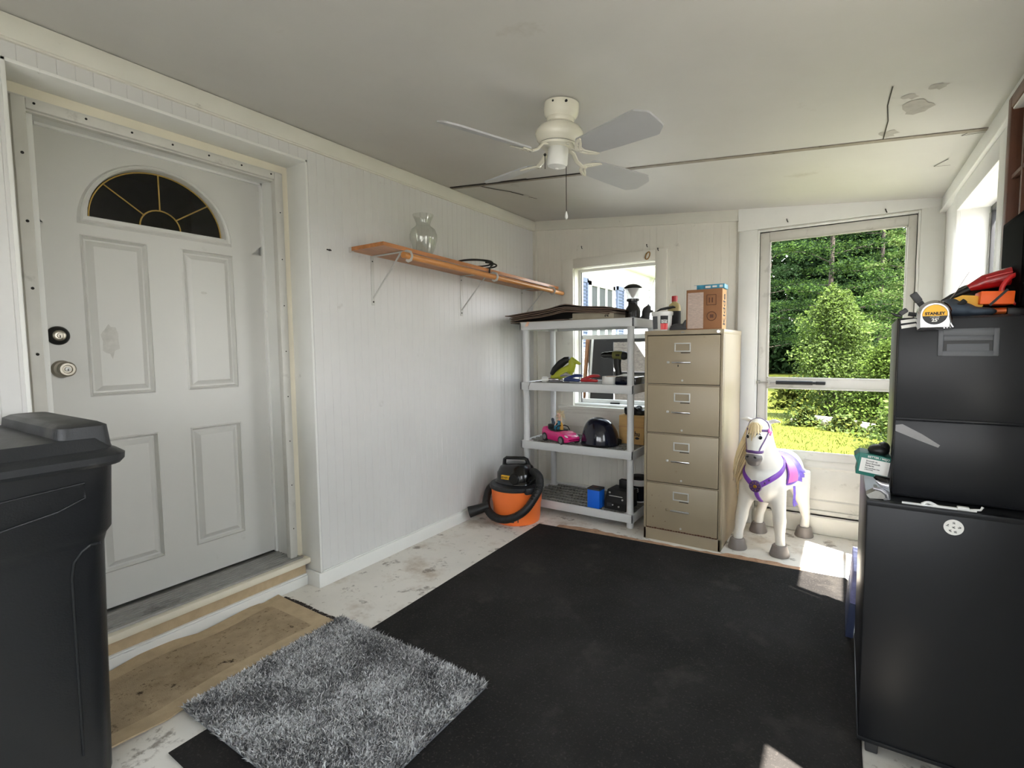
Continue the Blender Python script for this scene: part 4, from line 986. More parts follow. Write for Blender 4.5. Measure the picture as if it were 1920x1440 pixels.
for p0, p1, r_ in (((-.05, -.06, .108), (-.05, -.056, .11), .007), ((.055, -.075, .075), (.055, -.08, .073), .006), ((.035, -.092, .028), (.035, -.096, .028), .006), ((-.01, -.092, .035), (-.01, -.096, .035), .005)):
    b = B(); b.cyl(p0, p1, r_); b.build('knob', 'steel_white', t, False)
b = B(); b.box(-.055, -.0925, .02, -.02, -.09, .045); b.build('display', 'dark_grey', t, False)
b = B(); b.box(-.022, .03, .12, .045, .075, .185, .004); b.build('carry_post', 'black_soft', t, False)
t = thing('paint_bucket', 'small bucket with black lid behind the battery charger on the bottom shelf', 'bucket', (1.0, 3.57, z4))
b = B(); b.lathe([(.0001, 0), (.058, 0), (.062, .17), (.0001, .17)], seg=32); b.build('pail', 'white_plastic', t, False)
b = B(); b.lathe([(.0595, .01), (.0615, .12)], seg=32); b.build('wrap_label', 'navy', t, False, recalc=False)
b = B(); b.lathe([(.065, .165), (.066, .182), (.055, .186), (.0001, .184)], seg=32); b.build('lid', 'black_soft', t, False)
text('lettering', '3', .045, 'white_plastic', t, face_y(.01, -.0625, .09), bold=.001)

# ---------------------------------------------------------------- things on the filing cabinet
zc = CH
t = thing('putty_tub', 'white plastic tub with grey and red label on the filing cabinet', 'tub', (1.262, 3.235, zc), R(-8))
b = B(); b.lathe([(.0001, 0), (.053, 0), (.055, .004), (.0605, .105), (.0001, .105)], seg=36); b.build('tub', 'white_plastic', t, False)
b = B(); b.lathe([(.064, .098), (.066, .102), (.066, .118), (.062, .122), (.0001, .121)], seg=36); b.build('lid', 'white_plastic', t, False)
def wrap(a0, a1, z0, z1, r0, r1, m, nm, par, zmax=.105):
    b = B(); n = 12
    rad = lambda z: .055+(.0605-.055)*z/zmax+.0006
    vs = []; fs = []
    for i in range(n+1):
        a = R(a0+(a1-a0)*i/n)
        for z in (z0, z1): vs.append((rad(z)*math.sin(a), -rad(z)*math.cos(a), z))
    for i in range(n): fs.append((2*i, 2*i+2, 2*i+3, 2*i+1))
    b.add(vs, fs, True); return b.build(nm, m, par, False, recalc=False)
wrap(-62, -4, .012, .092, 0, 0, 'label_grey', 'info_label', t); wrap(14, 60, .008, .046, 0, 0, 'red_bright', 'label_red', t); wrap(14, 60, .046, .094, 0, 0, 'ink', 'label_dark', t)
for i, (s_, z) in enumerate((('PATCH', .064), ('REPAIR', .053))):
    T = Matrix.Rotation(R(36), 4, 'Z') @ face_y(0, -.0595, z); text('lettering', s_, .0135, 'white_plastic', t, T, bold=.0006, sx=.85)
t = thing('glue_bottle', 'clear amber bottle with red cap and dark label behind the white tub', 'bottle', (1.283, 3.43, zc))
b = B(); b.lathe([(.0001, 0), (.040, 0), (.042, .004), (.042, .15), (.036, .178), (.018, .192), (.017, .202)], seg=32, sy=.7); b.build('bottle', 'amber', t, False)
b = B(); b.lathe([(.0195, .198), (.0195, .232), (.017, .235), (.0001, .235)], seg=24); b.build('cap', 'red', t, False)
b = B(); b.lathe([(.0425, .02), (.0425, .135)], seg=32, sy=.71); b.build('label', 'ink', t, False, recalc=False)
b = B(); b.tube([(-.055, 0, .0), (-.03, 0, .012), (.0, 0, .016), (.045, 0, .024), (.06, 0, .02)], [.004, .009, .012, .012, .005], 10, flat=(.7, 1.3))
o = b.build('putty_knife', 'black_soft', loc=(0, 0, 0)); o.location = (1.275, 3.262, zc+.128); o.rotation_euler = (0, 0, R(12)); tag(o, 'black handled putty knife resting across the white tub lid', 'putty knife')
t = thing('tape_dispenser', 'low black hand tool on the filing cabinet in front of the brown carton', 'tool', (1.368, 3.215, zc))
b = B(); b.ell((0, 0, .022), (.05, .022, .022)); b.ell((.04, 0, .035), (.014, .02, .033), (0, .3, 0)); b.box(-.05, -.02, 0, .055, .02, .02, .005); b.fuse('tool_body', 'dark_grey', t, .004, 3)
t = thing('alarm_carton', 'brown printed carton with white label standing on the filing cabinet', 'box', (1.522, 3.262, zc))
b = B(); b.box(-.103, -.062, 0, .103, .062, .242, .0015); b.build('carton', 'cardboard', t, False)
b = B(); b.box(-.095, -.0632, .008, -.003, -.062, .224); b.build('info_label', 'print_label', t, False)
b = B(); b.box(.1028, -.060, .003, .1036, .060, .24); b.build('side_panel', 'kraft', t, False)
T = Matrix.Translation((.1039, 0, .118)) @ Matrix.Rotation(PI/2, 4, 'Z') @ Matrix.Rotation(PI/2, 4, 'X') @ Matrix.Rotation(PI/2, 4, 'Z')
text('lettering', 'Kidde', .085, 'ink', t, T, sx=.95, bold=.0012)
b = B(); b.tube([(.045+.026*math.cos(2*PI*k/24), -.0628, .08+.026*math.sin(2*PI*k/24)) for k in range(24)], .0022, 5, closed=True); b.box(.035, -.0632, .07, .055, -.0622, .09); 
for a in ((.015, .145, .07, .148), (.015, .205, .07, .208), (.015, .145, .018, .208), (.067, .145, .07, .208), (.028, .16, .034, .19), (.045, .16, .051, .19)): b.box(a[0], -.0632, a[1], a[2], -.0622, a[3])
b.build('printed_marks', 'wood_dark', t, False)
t = thing('blue_carton', 'flat teal blue printed carton lying on top of the brown carton', 'box', (1.548, 3.26, zc+.242))
b = B(); b.box(-.088, -.055, 0, .088, .055, .026, .002); b.use(1); b.box(-.0885, -.0555, .0, -.07, .05, .024); b.box(-.02, -.0557, .006, .01, -.055, .018); b.box(.02, -.0557, .008, .045, -.055, .018); b.box(.06, -.0557, .006, .078, -.055, .02)
b.build('carton', ['teal', 'paper'], t, False)

# ---------------------------------------------------------------- toy horse
t = thing('toy_horse', 'large white plastic toy horse with cream mane and purple saddle by the glass door', 'toy horse', (1.88, 3.45, 0), R(-12))
b = B()
b.ell((0, .06, .425), (.118, .24, .125)); b.ell((0, -.13, .425), (.118, .13, .14)); b.ell((0, .20, .43), (.122, .13, .13))
b.tube([(0, -.06, .44), (0, -.13, .52), (.0, -.18, .60), (0, -.20, .68), (0, -.205, .74)], [.12, .108, .088, .074, .066], 18, flat=(1.1, .92), up=(0, 1, 0))
b.ell((0, -.225, .735), (.062, .072, .068)); b.tube([(0, -.235, .745), (0, -.262, .69), (0, -.285, .635), (0, -.298, .595)], [.058, .056, .046, .040], 16, flat=(.95, 1.0), up=(0, 1, 0)); b.ell((0, -.297, .578), (.044, .040, .036))
for sg in (-1, 1):
    b.tube([(sg*.05, -.205, .782), (sg*.075, -.205, .79), (sg*.105, -.21, .787), (sg*.115, -.213, .79)], [.018, .017, .012, .004], 10, flat=(.8, 1))
legs = [(-.112, -.215, .085, -.15), (.11, -.165, .08, -.14), (-.122, .155, .085, .19), (.118, .27, .085, .21)]
for i, (hx, hy, ux, uy) in enumerate(legs):
    s_ = 1 if hx > 0 else -1
    if i < 2: b.tube([(s_*ux*.9, uy, .40), (s_*ux, uy, .33), (s_*.098, (uy+hy)/2, .235), (s_*.101, (uy+hy)/2-.004, .20), (hx*.97, hy*.97, .11), (hx, hy, .065), (hx, hy, .05)], [.058, .050, .036, .038, .027, .028, .031], 14)
    else: b.tube([(s_*ux, uy, .43), (s_*.1, uy-.01, .34), (s_*.112, uy+.015, .255), (s_*.115, uy+.045, .20), (hx, hy+.02, .12), (hx, hy, .065), (hx, hy, .05)], [.076, .064, .043, .035, .027, .028, .031], 14)
body = b.fuse('body', 'horse', t, .008, 12)
bvh = BVHTree.FromPolygons([v.co.copy() for v in body.data.vertices], [tuple(p.vertices) for p in body.data.polygons])
def snap(p, c, off=.003):
    p, c = Vector(p), Vector(c); d = (c-p).normalized(); hit = bvh.ray_cast(p, d)
    return hit[0]-d*off if hit[0] is not None else p
for hx, hy, _, _ in legs:
    b = B(); b.lathe([(.0001, 0), (.052, 0), (.054, .006), (.040, .056), (.036, .062), (.0001, .062)], (hx, hy-.006, 0), 26, sy=1.08); b.build('hoof', 'hoof', t, False)
b = B(); b.ell((0, -.300, .581), (.0475, .044, .037)); b.ell((0, -.298, .553), (.036, .034, .02)); mz = b.fuse('muzzle', 'muzzle', t, .005, 4)
b = B()
for sg in (-1, 1): b.ell((sg*.021, -.338, .592), (.009, .007, .006), (0, sg*.5, 0), seg=12, rg=8)
b.build('nostrils', 'black_soft', t, False)
for sg in (-1, 1):
    p = snap((sg*.05, -.45, .706), (sg*.028, -.24, .70), -.002)
    b = B(); b.ell(p, (.017, .006, .0135), (0, 0, sg*.55), seg=16, rg=10); b.build('eye', 'white_plastic', t, False)
    b = B(); b.ell(p+Vector((sg*.001, -.0045, -.0005)), (.0105, .004, .0105), (0, 0, sg*.55), seg=14, rg=8); b.build('pupil', 'eye_black', t, False)
    b = B(); b.tube([snap((sg*x, -.45, z), (sg*x*.6, -.22, z-.01), .001) for x, z in ((.012, .716), (.026, .728), (.040, .728), (.05, .716))], .0022, 6); b.build('brow', 'eye_black', t, False)
# mane: forelock and a long curtain down the horse's right side
b = B(); q = random.Random(14)
for k in range(34):
    u = k/33; y0 = -.19+.12*u; z0 = .775-.17*u-.05*u*u
    P_ = [(-.01, y0-.015, z0+.012), (-.060, y0-.004, z0-.03), (-.085-.008*q.random(), y0-.01, z0-.10), (-.118-.02*u-.012*q.random(), y0-.03, z0-.20-.03*q.random()), (-.132-.012*q.random()-.015*u, y0-.04-.02*q.random(), z0-.29-.09*q.random()+.10*u)]
    b.tube(smooth_path(P_, 14), [.010+.006*math.sin(PI*min(1, i/11)) if i < 12 else .011-.004*(i-11) for i in range(15)], 7, flat=(1, .7))
b.build('mane', 'mane', t, False)
b = B()
for k, (x, L_) in enumerate(((-.032, .05), (-.02, .075), (-.006, .085), (.008, .06), (.02, .04), (.03, .03))):
    P_ = [snap((x*.5, -.4, .80), (x*.4, -.22, .77), .002)]+[snap((x*(1+.2*j), -.5, .79-.02*j-L_*j/4), (x, -.24, .76-L_*j/3.5), .004) for j in range(4)]
    b.tube(smooth_path(P_, 8), [.008, .009, .009, .009, .008, .007, .006, .004, .002], 6, flat=(.6, 1.2))
b.build('forelock', 'mane', t, False)
b = B()
for k in range(16): x = (k-8)*.005; b.tube(smooth_path([(x, .30, .47), (x*1.6, .36, .46), (x*2, .39, .38), (x*1.8, .385, .26), (x*1.2, .37, .18)], 10), [.012]*8+[.01, .007, .003], 6)
b.build('tail', 'mane', t, False)
def strap(pts, w, m, nm, par, c=None, off=.002, th=.35, n=24):
    P_ = smooth_path(pts, n); Q = [snap(p, c(p) if c else (0, p[1], p[2]), off) for p in P_]
    b = B(); rings = []
    for i, p in enumerate(Q):
        d = (Q[min(i+1, n)]-Q[max(i-1, 0)]).normalized(); nn = (p-(Vector(c(P_[i])) if c else Vector((0, p.y, p.z)))).normalized(); s_ = d.cross(nn).normalized()
        rings.append([tuple(p+s_*w/2*math.cos(2*PI*k/10)+nn*w*th*.5*math.sin(2*PI*k/10)) for k in range(10)])
    b.loft(rings); return b.build(nm, m, par, False)
hc = lambda p: (0, -.235-.35*(.75-p[2]) if p[2] < .75 else -.225, p[2]-.01)

strap([(-.12, -.24, .742), (-.09, -.36, .746), (0, -.42, .746), (.09, -.36, .746), (.12, -.24, .742)], .013, 'purple_dark', 'browband', t, hc)
strap([(-.10, -.26, .62), (-.07, -.40, .622), (0, -.44, .624), (.07, -.40, .622), (.10, -.26, .62)], .016, 'purple_dark', 'noseband', t, lambda p: (0, -.283, p[2]-.004))
for sg in (-1, 1): strap([(sg*.14, -.25, .745), (sg*.14, -.29, .70), (sg*.13, -.32, .66), (sg*.11, -.34, .62)], .009, 'purple_dark', 'cheek_strap', t, lambda p: (0, p[1]+.03, p[2]-.005))
strap([(-.13, -.24, .745), (-.09, -.235, .82), (0, -.232, .88), (.09, -.235, .82), (.13, -.24, .745)], .008, 'purple_dark', 'crown_strap', t, lambda p: (0, -.225, .735))
strap([(-.13, -.20, .74), (-.09, -.19, .82), (0, -.186, .88), (.09, -.19, .82), (.13, -.20, .74)], .008, 'purple_dark', 'crown_strap', t, lambda p: (0, -.19, .72))
p = snap((.14, -.25, .742), hc((.14, -.25, .742)), .003); b = B(); b.ell(p, (.006, .014, .014), seg=14, rg=8); b.obox(p+Vector((.003, .022, -.018)), (.005, .026, .011), (R(40), 0, 0)); b.build('rosette', 'pink_pad', t, False)
bc = lambda p: (0, -.06, p[2]-.02)
strap([(-.20, -.02, .54), (-.17, -.16, .50), (-.10, -.32, .455), (-.02, -.38, .415)], .030, 'purple', 'breast_strap', t, bc)
strap([(.20, -.02, .56), (.18, -.16, .51), (.11, -.32, .46), (.02, -.38, .415)], .030, 'purple', 'breast_strap', t, bc)
strap([(0, -.40, .40), (.0, -.38, .35), (.005, -.34, .30), (.02, -.26, .25)], .026, 'purple', 'girth_strap', t, lambda p: (0, -.10, .40))
p = snap((-.005, -.5, .413), (0, -.06, .40), .0); b = B(); b.lathe([(.034, -.004), (.036, .002), (.033, .008), (.028, .009), (.0001, .009)], p, 30, Matrix.Rotation(PI/2, 4, 'X')); md = b.build('medallion', 'purple_dark', t, False)
b = B(); b.lathe([(.011, .008), (.009, .013), (.0001, .014)], p, 20, Matrix.Rotation(PI/2, 4, 'X')); b.build('boss', 'gold', md, False)
b = B()
for k in range(9): a = 2*PI*k/9; b.obox(p+Vector((.023*math.cos(a), -.0095, .023*math.sin(a))), (.008, .002, .0025), (0, -a, 0))
b.build('studs', 'gold', md, False)
for x, y, z in ((.075, -.36, .44), (.10, -.33, .455)):
    q_ = snap((x, y, z), bc((x, y, z)), .006); b = B(); b.ell(q_, (.006, .006, .006), seg=10, rg=6); b.build('strap_stud', 'purple_dark', t, False)
# saddle blanket and seat draped over the back
def drape(a0, a1, y0, y1, off, hem, m, nm, th):
    def f(u, v):
        a = R(a0+(a1-a0)*u); yy = y0+(y1-y0)*v
        if hem: yy += hem*(abs(u-.5)*2)**2*(v**2)
        d = Vector((math.sin(a), 0, math.cos(a))); c = Vector((0, yy, .43)); hit = bvh.ray_cast(c+d*.4, -d)
        h_ = hit[0] if hit[0] is not None else c+d*.13
        r_ = min((h_-c).length, .128+.010*v)
        return tuple(c+d*(r_+off))
    b = B(); b.grid(f, 36, 16, th); return b.build(nm, m, t, False)
drape(-112, 112, -.055, .15, .006, .055, 'lilac', 'saddle_blanket', .004)
drape(-102, 102, -.06, .055, .014, .02, 'pink_pad', 'saddle', .006)
drape(-106, 106, -.068, -.048, .013, .02, 'purple', 'saddle_edge', .006)
b = B(); b.tube([(.135, -.02, .385), (.139, -.022, .34), (.137, -.02, .31)], .007, 8, flat=(.5, 1.4)); b.tube([(.137, -.02, .31), (.14, -.035, .285), (.145, -.038, .268)], .005, 8, flat=(.6, 1.4)); b.tube([(.137, -.02, .31), (.142, -.008, .285), (.147, .0, .27)], .005, 8, flat=(.6, 1.4)); b.build('stirrup_strap', 'lilac', t, False)
# ---------------------------------------------------------------- black cabinets on the right
LX0, LX1, LY0, LY1, LZ = 2.303, 2.672, 1.772, 2.42, .768
t = thing('steel_cabinet', 'tall black steel cabinet with round white sticker in the right foreground', 'cabinet', (2.49, 2.09, 0))
b = B(); b.box(LX0, LY0, .045, LX1, LY1, LZ, .006); b.box(LX0-.002, LY0-.004, .04, LX1, LY1, .052, .002); b.box(LX0, LY0-.003, LZ-.012, LX1, LY0+.02, LZ+.003, .002)
b.build('body', 'black_steel', t)
for x in (LX0+.035, LX1-.035):
    for y in (LY0+.03, LY1-.03):
        b = B(); b.box(x-.016, y-.016, 0, x+.016, y+.016, .046, .004); b.build('foot', 'dark_grey', t)
b = B(); b.cyl((2.4975, LY0-.001, .7255), (2.4975, LY0+.002, .7255), .0212, seg=40)
st = b.build('round_sticker', 'paper', t); st['label'] = 'round white sticker with small grey symbols'
b = B(); q = random.Random(6)
for k, (x, z) in enumerate(((0, .012), (-.013, .004), (.012, .001), (-.007, -.010), (.004, -.012), (0, 0))):
    b.obox((2.4975+x, LY0-.0013, .7255+z), (.007, .0006, .0012), (0, q.uniform(-1, 1), 0)); b.obox((2.4975+x+.001, LY0-.0013, .7255+z+.002), (.004, .0006, .001), (0, q.uniform(-1, 1), 0)); b.obox((2.4975+x, LY0-.0013, .7255+z-.0018), (.006, .0006, .0008), (0, q.uniform(-1, 1), 0))
b.build('symbols', 'ink', st)
UX0, UX1, UY0, UY1, UZ0, UZ1 = 2.364, 2.668, 1.852, 2.37, .772, 1.297
t = thing('drawer_cabinet', 'black steel two drawer cabinet stacked on the tall black cabinet', 'cabinet', (2.52, 2.11, UZ0))
upper = t
b = B(); b.box(UX0, UY0+.012, UZ0, UX1, UY1, UZ1, .004); b.build('body', 'black_steel', t)
b = B(); b.box(UX0+.003, UY0, UZ0+.006, UX1-.003, UY0+.03, 1.001, .005); d1 = b.build('drawer', 'black_steel', t)
b = B(); b.loft([[(UX0+.006, UY0-.0012, .985), (UX0+.022, UY0-.0012, .988), (UX0+.068, UY0-.0012, .962), (UX0+.108, UY0-.0012, .934), (UX0+.104, UY0-.0012, .927), (UX0+.06, UY0-.0012, .944), (UX0+.006, UY0-.0012, .967)], [(UX0+.006, UY0+.001, .985), (UX0+.022, UY0+.001, .988), (UX0+.068, UY0+.001, .962), (UX0+.108, UY0+.001, .934), (UX0+.104, UY0+.001, .927), (UX0+.06, UY0+.001, .944), (UX0+.006, UY0+.001, .967)]], smooth=False); o = b.build('light_streak', 'light_streak_grey', d1); o['label'] = 'grey slanting streak of reflected light'  # streak of reflected light, modelled as a thin grey strip on the drawer
b = B(); b.box(UX0+.003, UY0, 1.007, UX1-.003, UY0+.03, UZ1-.004, .005); d2 = b.build('drawer', 'black_steel', t)
hx0, hx1, hz0, hz1 = 2.456, 2.583, 1.186, 1.262
b = B(); y = UY0
b.box(hx0, y-.006, hz0, hx0+.013, y+.004, hz1, .003); b.box(hx1-.013, y-.006, hz0, hx1, y+.004, hz1, .003); b.box(hx0+.011, y-.0055, hz1-.02, hx1-.011, y+.004, hz1, .001); b.box(hx0+.011, y-.0055, hz0, hx1-.011, y+.004, hz0+.015, .001)
b.box(hx0+.012, y-.003, hz0+.042, hx1-.012, y+.002, hz1-.018, .002)
b.use(1); b.box(hx0+.012, y-.0012, hz0+.012, hx1-.012, y+.002, hz0+.045)
b.use(0); b.prism([(y-.0015, hz0+.034), (y-.005, hz0+.014), (y-.001, hz0+.014)], 'x', hx0+.02, hx1-.02)
b.build('recessed_handle', ['grey_recess', 'black_soft'], d2)
# white labels left of the tape measure
b = B(); b.obox((UX0+.025, UY0-.001, 1.287), (.034, .0012, .009), (0, R(-7), 0)); b.obox((UX0+.026, UY0-.001, 1.2725), (.033, .0012, .009), (0, R(-9), 0)); b.build('white_strip', 'paper', d2)

upper.rotation_euler = (0, 0, R(-2)); upper.location.x += .008; upper.location.y -= .004
# tape measure clipped to the front edge
t = thing('tape_measure', 'chrome tape measure with yellow and black badge clipped on the black cabinet front', 'tape measure', (2.442, UY0-.0215, 1.259))
prof = [(-.037, 0), (.040, 0), (.041, .018), (.038, .036), (.036, .048)]+[(.038*math.cos(R(a)), .045+.037*math.sin(R(a))) for a in range(12, 172, 8)]+[(-.038, .046), (-.038, .02)]
b = B(); b.loft([[(x, y_, z) for x, z in [(p[0]*s_, .04+(p[1]-.04)*s_) for p in prof]] for y_, s_ in ((-.016, .86), (-.0195, .80), (-.014, .97), (-.010, 1), (.012, 1), (.018, .95))], True, True)
b.lathe([(.029, .016), (.030, .0205), (.0275, .0205), (.026, .017)], (0, 0, .042), 36, Matrix.Rotation(PI/2, 4, 'X'))
for k in range(4): b.obox((.018+.006*k, -.0165, .011+.001*k), (.0025, .003, .017), (0, R(-28), 0))
b.build('case', 'chrome', t, False)
def halfdisc(r, a0, a1, z, m, nm):
    b = B(); n = 24; pts = [(r*math.cos(R(a0+(a1-a0)*k/n)), r*math.sin(R(a0+(a1-a0)*k/n))+.042) for k in range(n+1)]
    b.loft([[(x, -.0200, z_) for x, z_ in pts], [(x, -.0185, z_) for x, z_ in pts]], smooth=False); return b.build(nm, m, t, False)
by = halfdisc(.0262, -8, 188, 0, 'yellow', 'badge_top'); bk = halfdisc(.0262, 188, 352, 0, 'black_soft', 'badge_bottom')
text('lettering', 'STANLEY', .0108, 'ink', t, face_y(0, -.0203, .0445), sx=.96, bold=.0005)
text('lettering', '25\'', .0125, 'paper', t, face_y(.001, -.0203, .0265), bold=.0004)
text('lettering', 'CHROME', .005, 'alum', t, face_y(0, -.0203, .0352), bold=.0001)
b = B(); b.box(-.034, -.014, -.001, -.016, .012, .006, .002); b.build('tape_mouth', 'black_soft', t, False)
def slabthing(name, lb, cat, pts, y0, y1, m, base=None):
    b = B(); b.prism(pts, 'y', y0, y1); c = base or (sum(p[0] for p in pts)/len(pts), (y0+y1)/2, min(p[1] for p in pts))
    return tag(b.build(name, m, loc=c), lb, cat)
TZ = UZ1
t = thing('spring_clamp', 'dark grey spring clamp behind the tape measure on the black cabinet', 'clamp', (2.41, UY0+.03, TZ))
b = B(); b.obox((-.004, 0, .058), (.018, .016, .03), (0, R(-32), 0), .003); b.tube([(.004, 0, .045), (.02, 0, .02), (.04, 0, .006)], [.008, .008, .008], 8); b.build('upper_jaw', 'dark_grey', t, False)
b = B(); b.obox((-.032, 0, .018), (.022, .016, .014), (0, R(-38), 0), .003); b.tube([(-.02, 0, .012), (.0, 0, .008), (.04, 0, .006)], [.006, .006, .006], 8); b.build('lower_jaw', 'dark_grey', t, False)
b = B(); b.tube([(-.062, 0, .018), (-.05, 0, .010), (-.035, 0, .005)], [.0015, .004, .004], 6); b.build('spring', 'black_soft', t, False)
t = thing('work_cloth', 'dark slate blue cloth bunched behind the tape measure', 'cloth', (2.5, 1.94, TZ))
b = B(); b.ell((-.005, 0, .02), (.055, .07, .026), (0, .1, 0)); b.ell((-.02, .01, .036), (.03, .05, .016), (0, -.4, 0)); b.ell((.045, -.01, .012), (.045, .05, .014)); b.ell((.0, -.03, .02), (.05, .018, .02), (0, .1, .3)); b.fuse('cloth', 'slate', t, .005, 2)
t = thing('hand_saw', 'red handled pruning tool with black tip lying across the clutter', 'saw', (2.60, 1.99, TZ+.07))
b = B(); b.tube([(-.065, 0, .015), (-.03, 0, .030), (.02, 0, .042), (.08, 0, .054)], [.010, .022, .026, .027], 14, flat=(.95, .8)); b.use(1); b.tube([(-.03, -.017, .040), (.0, -.021, .047), (.03, -.0215, .053)], .0025, 6); b.build('handle', ['red', 'red_bright'], t, False)
b = B(); b.tube([(-.125, 0, -.022), (-.10, 0, -.008), (-.063, 0, .012)], [.005, .009, .010], 10); b.build('black_tip', 'black_soft', t, False)
b = B(); b.tube(smooth_path([(.07, -.04, .052), (.03, -.055, .035), (.012, -.06, .0), (.03, -.06, -.03), (.06, -.062, -.045)], 20), .006, 8); o = b.build('red_cable', 'red_bright', loc=(0, 0, 0)); o.location = (2.585, 1.995, TZ+.07); tag(o, 'bright red cable loop hanging over the orange box', 'cable')
slabthing('yellow_case', 'yellow flat plastic case under the red handled tool', 'case', [(2.478, TZ+.045), (2.515, TZ+.062), (2.548, TZ+.058), (2.562, TZ+.034), (2.552, TZ+.012), (2.505, TZ+.016)], 1.935, 2.06, 'yellow')
t = thing('orange_box', 'bright orange box crossed by a black strap on top of the black cabinet', 'box', (2.585, 1.95, TZ+.027))
b = B(); b.obox((0, 0, .022), (.070, .08, .036), (0, R(3), 0), .002); b.build('box', 'orange_bright', t, False)
b = B(); b.obox((.002, -.0415, .022), (.006, .002, .055), (0, R(40), 0)); b.build('strap', 'black_soft', t, False)
t = thing('utility_knife', 'low orange and black hand tool beneath the bright orange box', 'tool', (2.575, 1.955, TZ))
b = B(); b.tube([(-.03, 0, .012), (.0, 0, .014), (.04, 0, .014)], [.008, .012, .011], 10, flat=(.8, 1.6)); b.build('grip', 'orange', t, False)
b = B(); b.box(.036, -.014, .002, .075, .014, .024, .004); b.build('tip', 'black_soft', t, False)
b = B(); b.tube([(2.475, 1.885, TZ+.004), (2.49, 1.885, TZ+.02), (2.515, 1.888, TZ+.043)], [.006, .0065, .007], 8); tag(b.build('black_knife', 'black_soft', loc=(2.49, 1.885, TZ)), 'short black bar leaning between the tape measure and the yellow case', 'tool')
b = B(); q = random.Random(4)
b.ell((2.60, 2.16, TZ+.055), (.055, .07, .058)); b.ell((2.57, 2.12, TZ+.085), (.045, .05, .025)); b.ell((2.63, 2.12, TZ+.105), (.04, .05, .03)); b.ell((2.555, 2.10, TZ+.035), (.03, .05, .036))
t = thing('tool_bag', 'black fabric tool bag heaped behind the red handled tool', 'bag', (0, 0, 0)); t.location = (2.6, 2.15, TZ)
b.V = [(v[0]-2.6, v[1]-2.15, v[2]-TZ) for v in b.V]; b.fuse('bag', 'black_soft', t, .006, 4)
b = B(); b.tube(smooth_path([(2.478, 1.93, TZ+.04), (2.50, 1.94, TZ+.07), (2.52, 1.945, TZ+.11), (2.53, 1.95, TZ+.128)], 14), .0011, 5); tag(b.build('loose_wire', 'alum', loc=(2.478, 1.93, TZ+.04)), 'thin bent wire sticking up from the clutter before the bright side window', 'wire')
t = thing('flat_screen', 'black flat screen propped on the black cabinet at the right edge', 'screen', (2.633, 2.0, TZ))
b = B(); b.box(2.626, 1.875, TZ+.02, 2.648, 2.115, 1.575, .004); b.use(1); b.box(2.6245, 1.887, TZ+.034, 2.6265, 2.103, 1.563); b.build('screen', ['screen_black', 'screen_black'], t)
b = B(); b.box(2.61, 1.93, TZ, 2.65, 2.08, TZ+.022, .004); b.build('stand', 'black_soft', t)
t = thing('window_sash', 'old brown wooden window sash leaning on the right wall above the clutter', 'window sash', (2.668, 2.11, TZ))
b = B()
for (y0, y1, z0, z1) in ((1.86, 1.90, TZ, 2.0), (2.255, 2.295, TZ, 2.0), (1.90, 2.255, TZ, TZ+.05), (1.90, 2.255, 1.96, 2.0)): b.box(2.656, y0, z0, 2.686, y1, z1, .003)
b.build('frame', 'wood_dark', t)
b = B()
for y in (2.01, 2.13): b.box(2.664, y, TZ+.04, 2.680, y+.012, 1.97)
for z in (1.52, 1.74): b.box(2.665, 1.89, z, 2.679, 2.26, z+.012)
b.build('muntin', 'wood_dark', t)
b = B(); b.box(2.6715, 1.895, TZ+.045, 2.674, 2.26, 1.965); b.build('pane', 'pane', t)
# things wedged beside the upper cabinet
t = thing('roller_box', 'green and white paint roller box wedged beside the upper black cabinet', 'box', (2.318, 1.93, .842))
t.rotation_euler = (0, R(8), 0)
b = B(); b.box(-.038, -.035, -.028, .042, .06, .040, .0015)
b.prism([(-.038, .040), (-.05, .026), (-.038, .004)], 'y', -.033, .05)
b.use(1); b.box(-.031, -.0356, -.017, .042, -.0345, .026)
b.build('carton', ['green_box', 'paper'], t, False)
for s_, x, z, sz_, m in (('BETTER / MEJO', -.016, .0325, .0085, 'paper'), ('Smooth to', -.018, .019, .0068, 'ink'), ('Semi-Smooth', -.018, .0118, .0068, 'ink'), ('Surfaces', -.018, .0046, .0068, 'ink'), ('Para superficies Lisas', -.018, -.003, .0045, 'ink'), ('y Semi-Lisas', -.018, -.0082, .0045, 'ink')):
    text('lettering', s_, sz_, m, t, face_y(x, -.0360, z), align='LEFT', bold=.0001)
t = thing('tape_gun', 'silver and black packing tape gun on the front left corner of the tall cabinet', 'tape gun', (2.333, 1.815, LZ+.003))
b = B(); b.prism([(-.030, .010), (-.008, .026), (.014, .022), (.022, .004), (-.022, 0)], 'y', -.022, .024); b.prism([(-.014, .024), (-.012, .036), (-.004, .034), (-.002, .024)], 'y', -.012, .012); b.build('frame', 'alum', t, False)
b = B(); b.tube([(-.014, -.018, .032), (.004, -.019, .030), (.018, -.018, .020), (.021, -.016, .006), (.012, -.018, .0)], [.004, .006, .008, .008, .005], 10, flat=(1, 1.5)); b.build('curved_guard', 'silver', t, False)
b = B(); b.tube([(-.012, -.0, .062), (.004, -.0, .055), (.022, .0, .050)], [.006, .014, .015], 12, flat=(.8, 1.3)); b.build('handle', 'black_gloss', t, False)
b = B(); b.tube([(-.008, -.012, .052), (.006, -.014, .044), (.022, -.014, .042)], [.003, .008, .009], 10); b.build('grip_band', 'silver', t, False)
b = B(); b.ell((2.335, 1.93, .893), (.028, .03, .018)); b.ell((2.348, 1.94, .90), (.016, .03, .018)); tag(b.build('work_glove', 'black_soft', loc=(2.335, 1.93, .885)), 'dark rolled work glove on top of the green roller box', 'glove')
b = B()
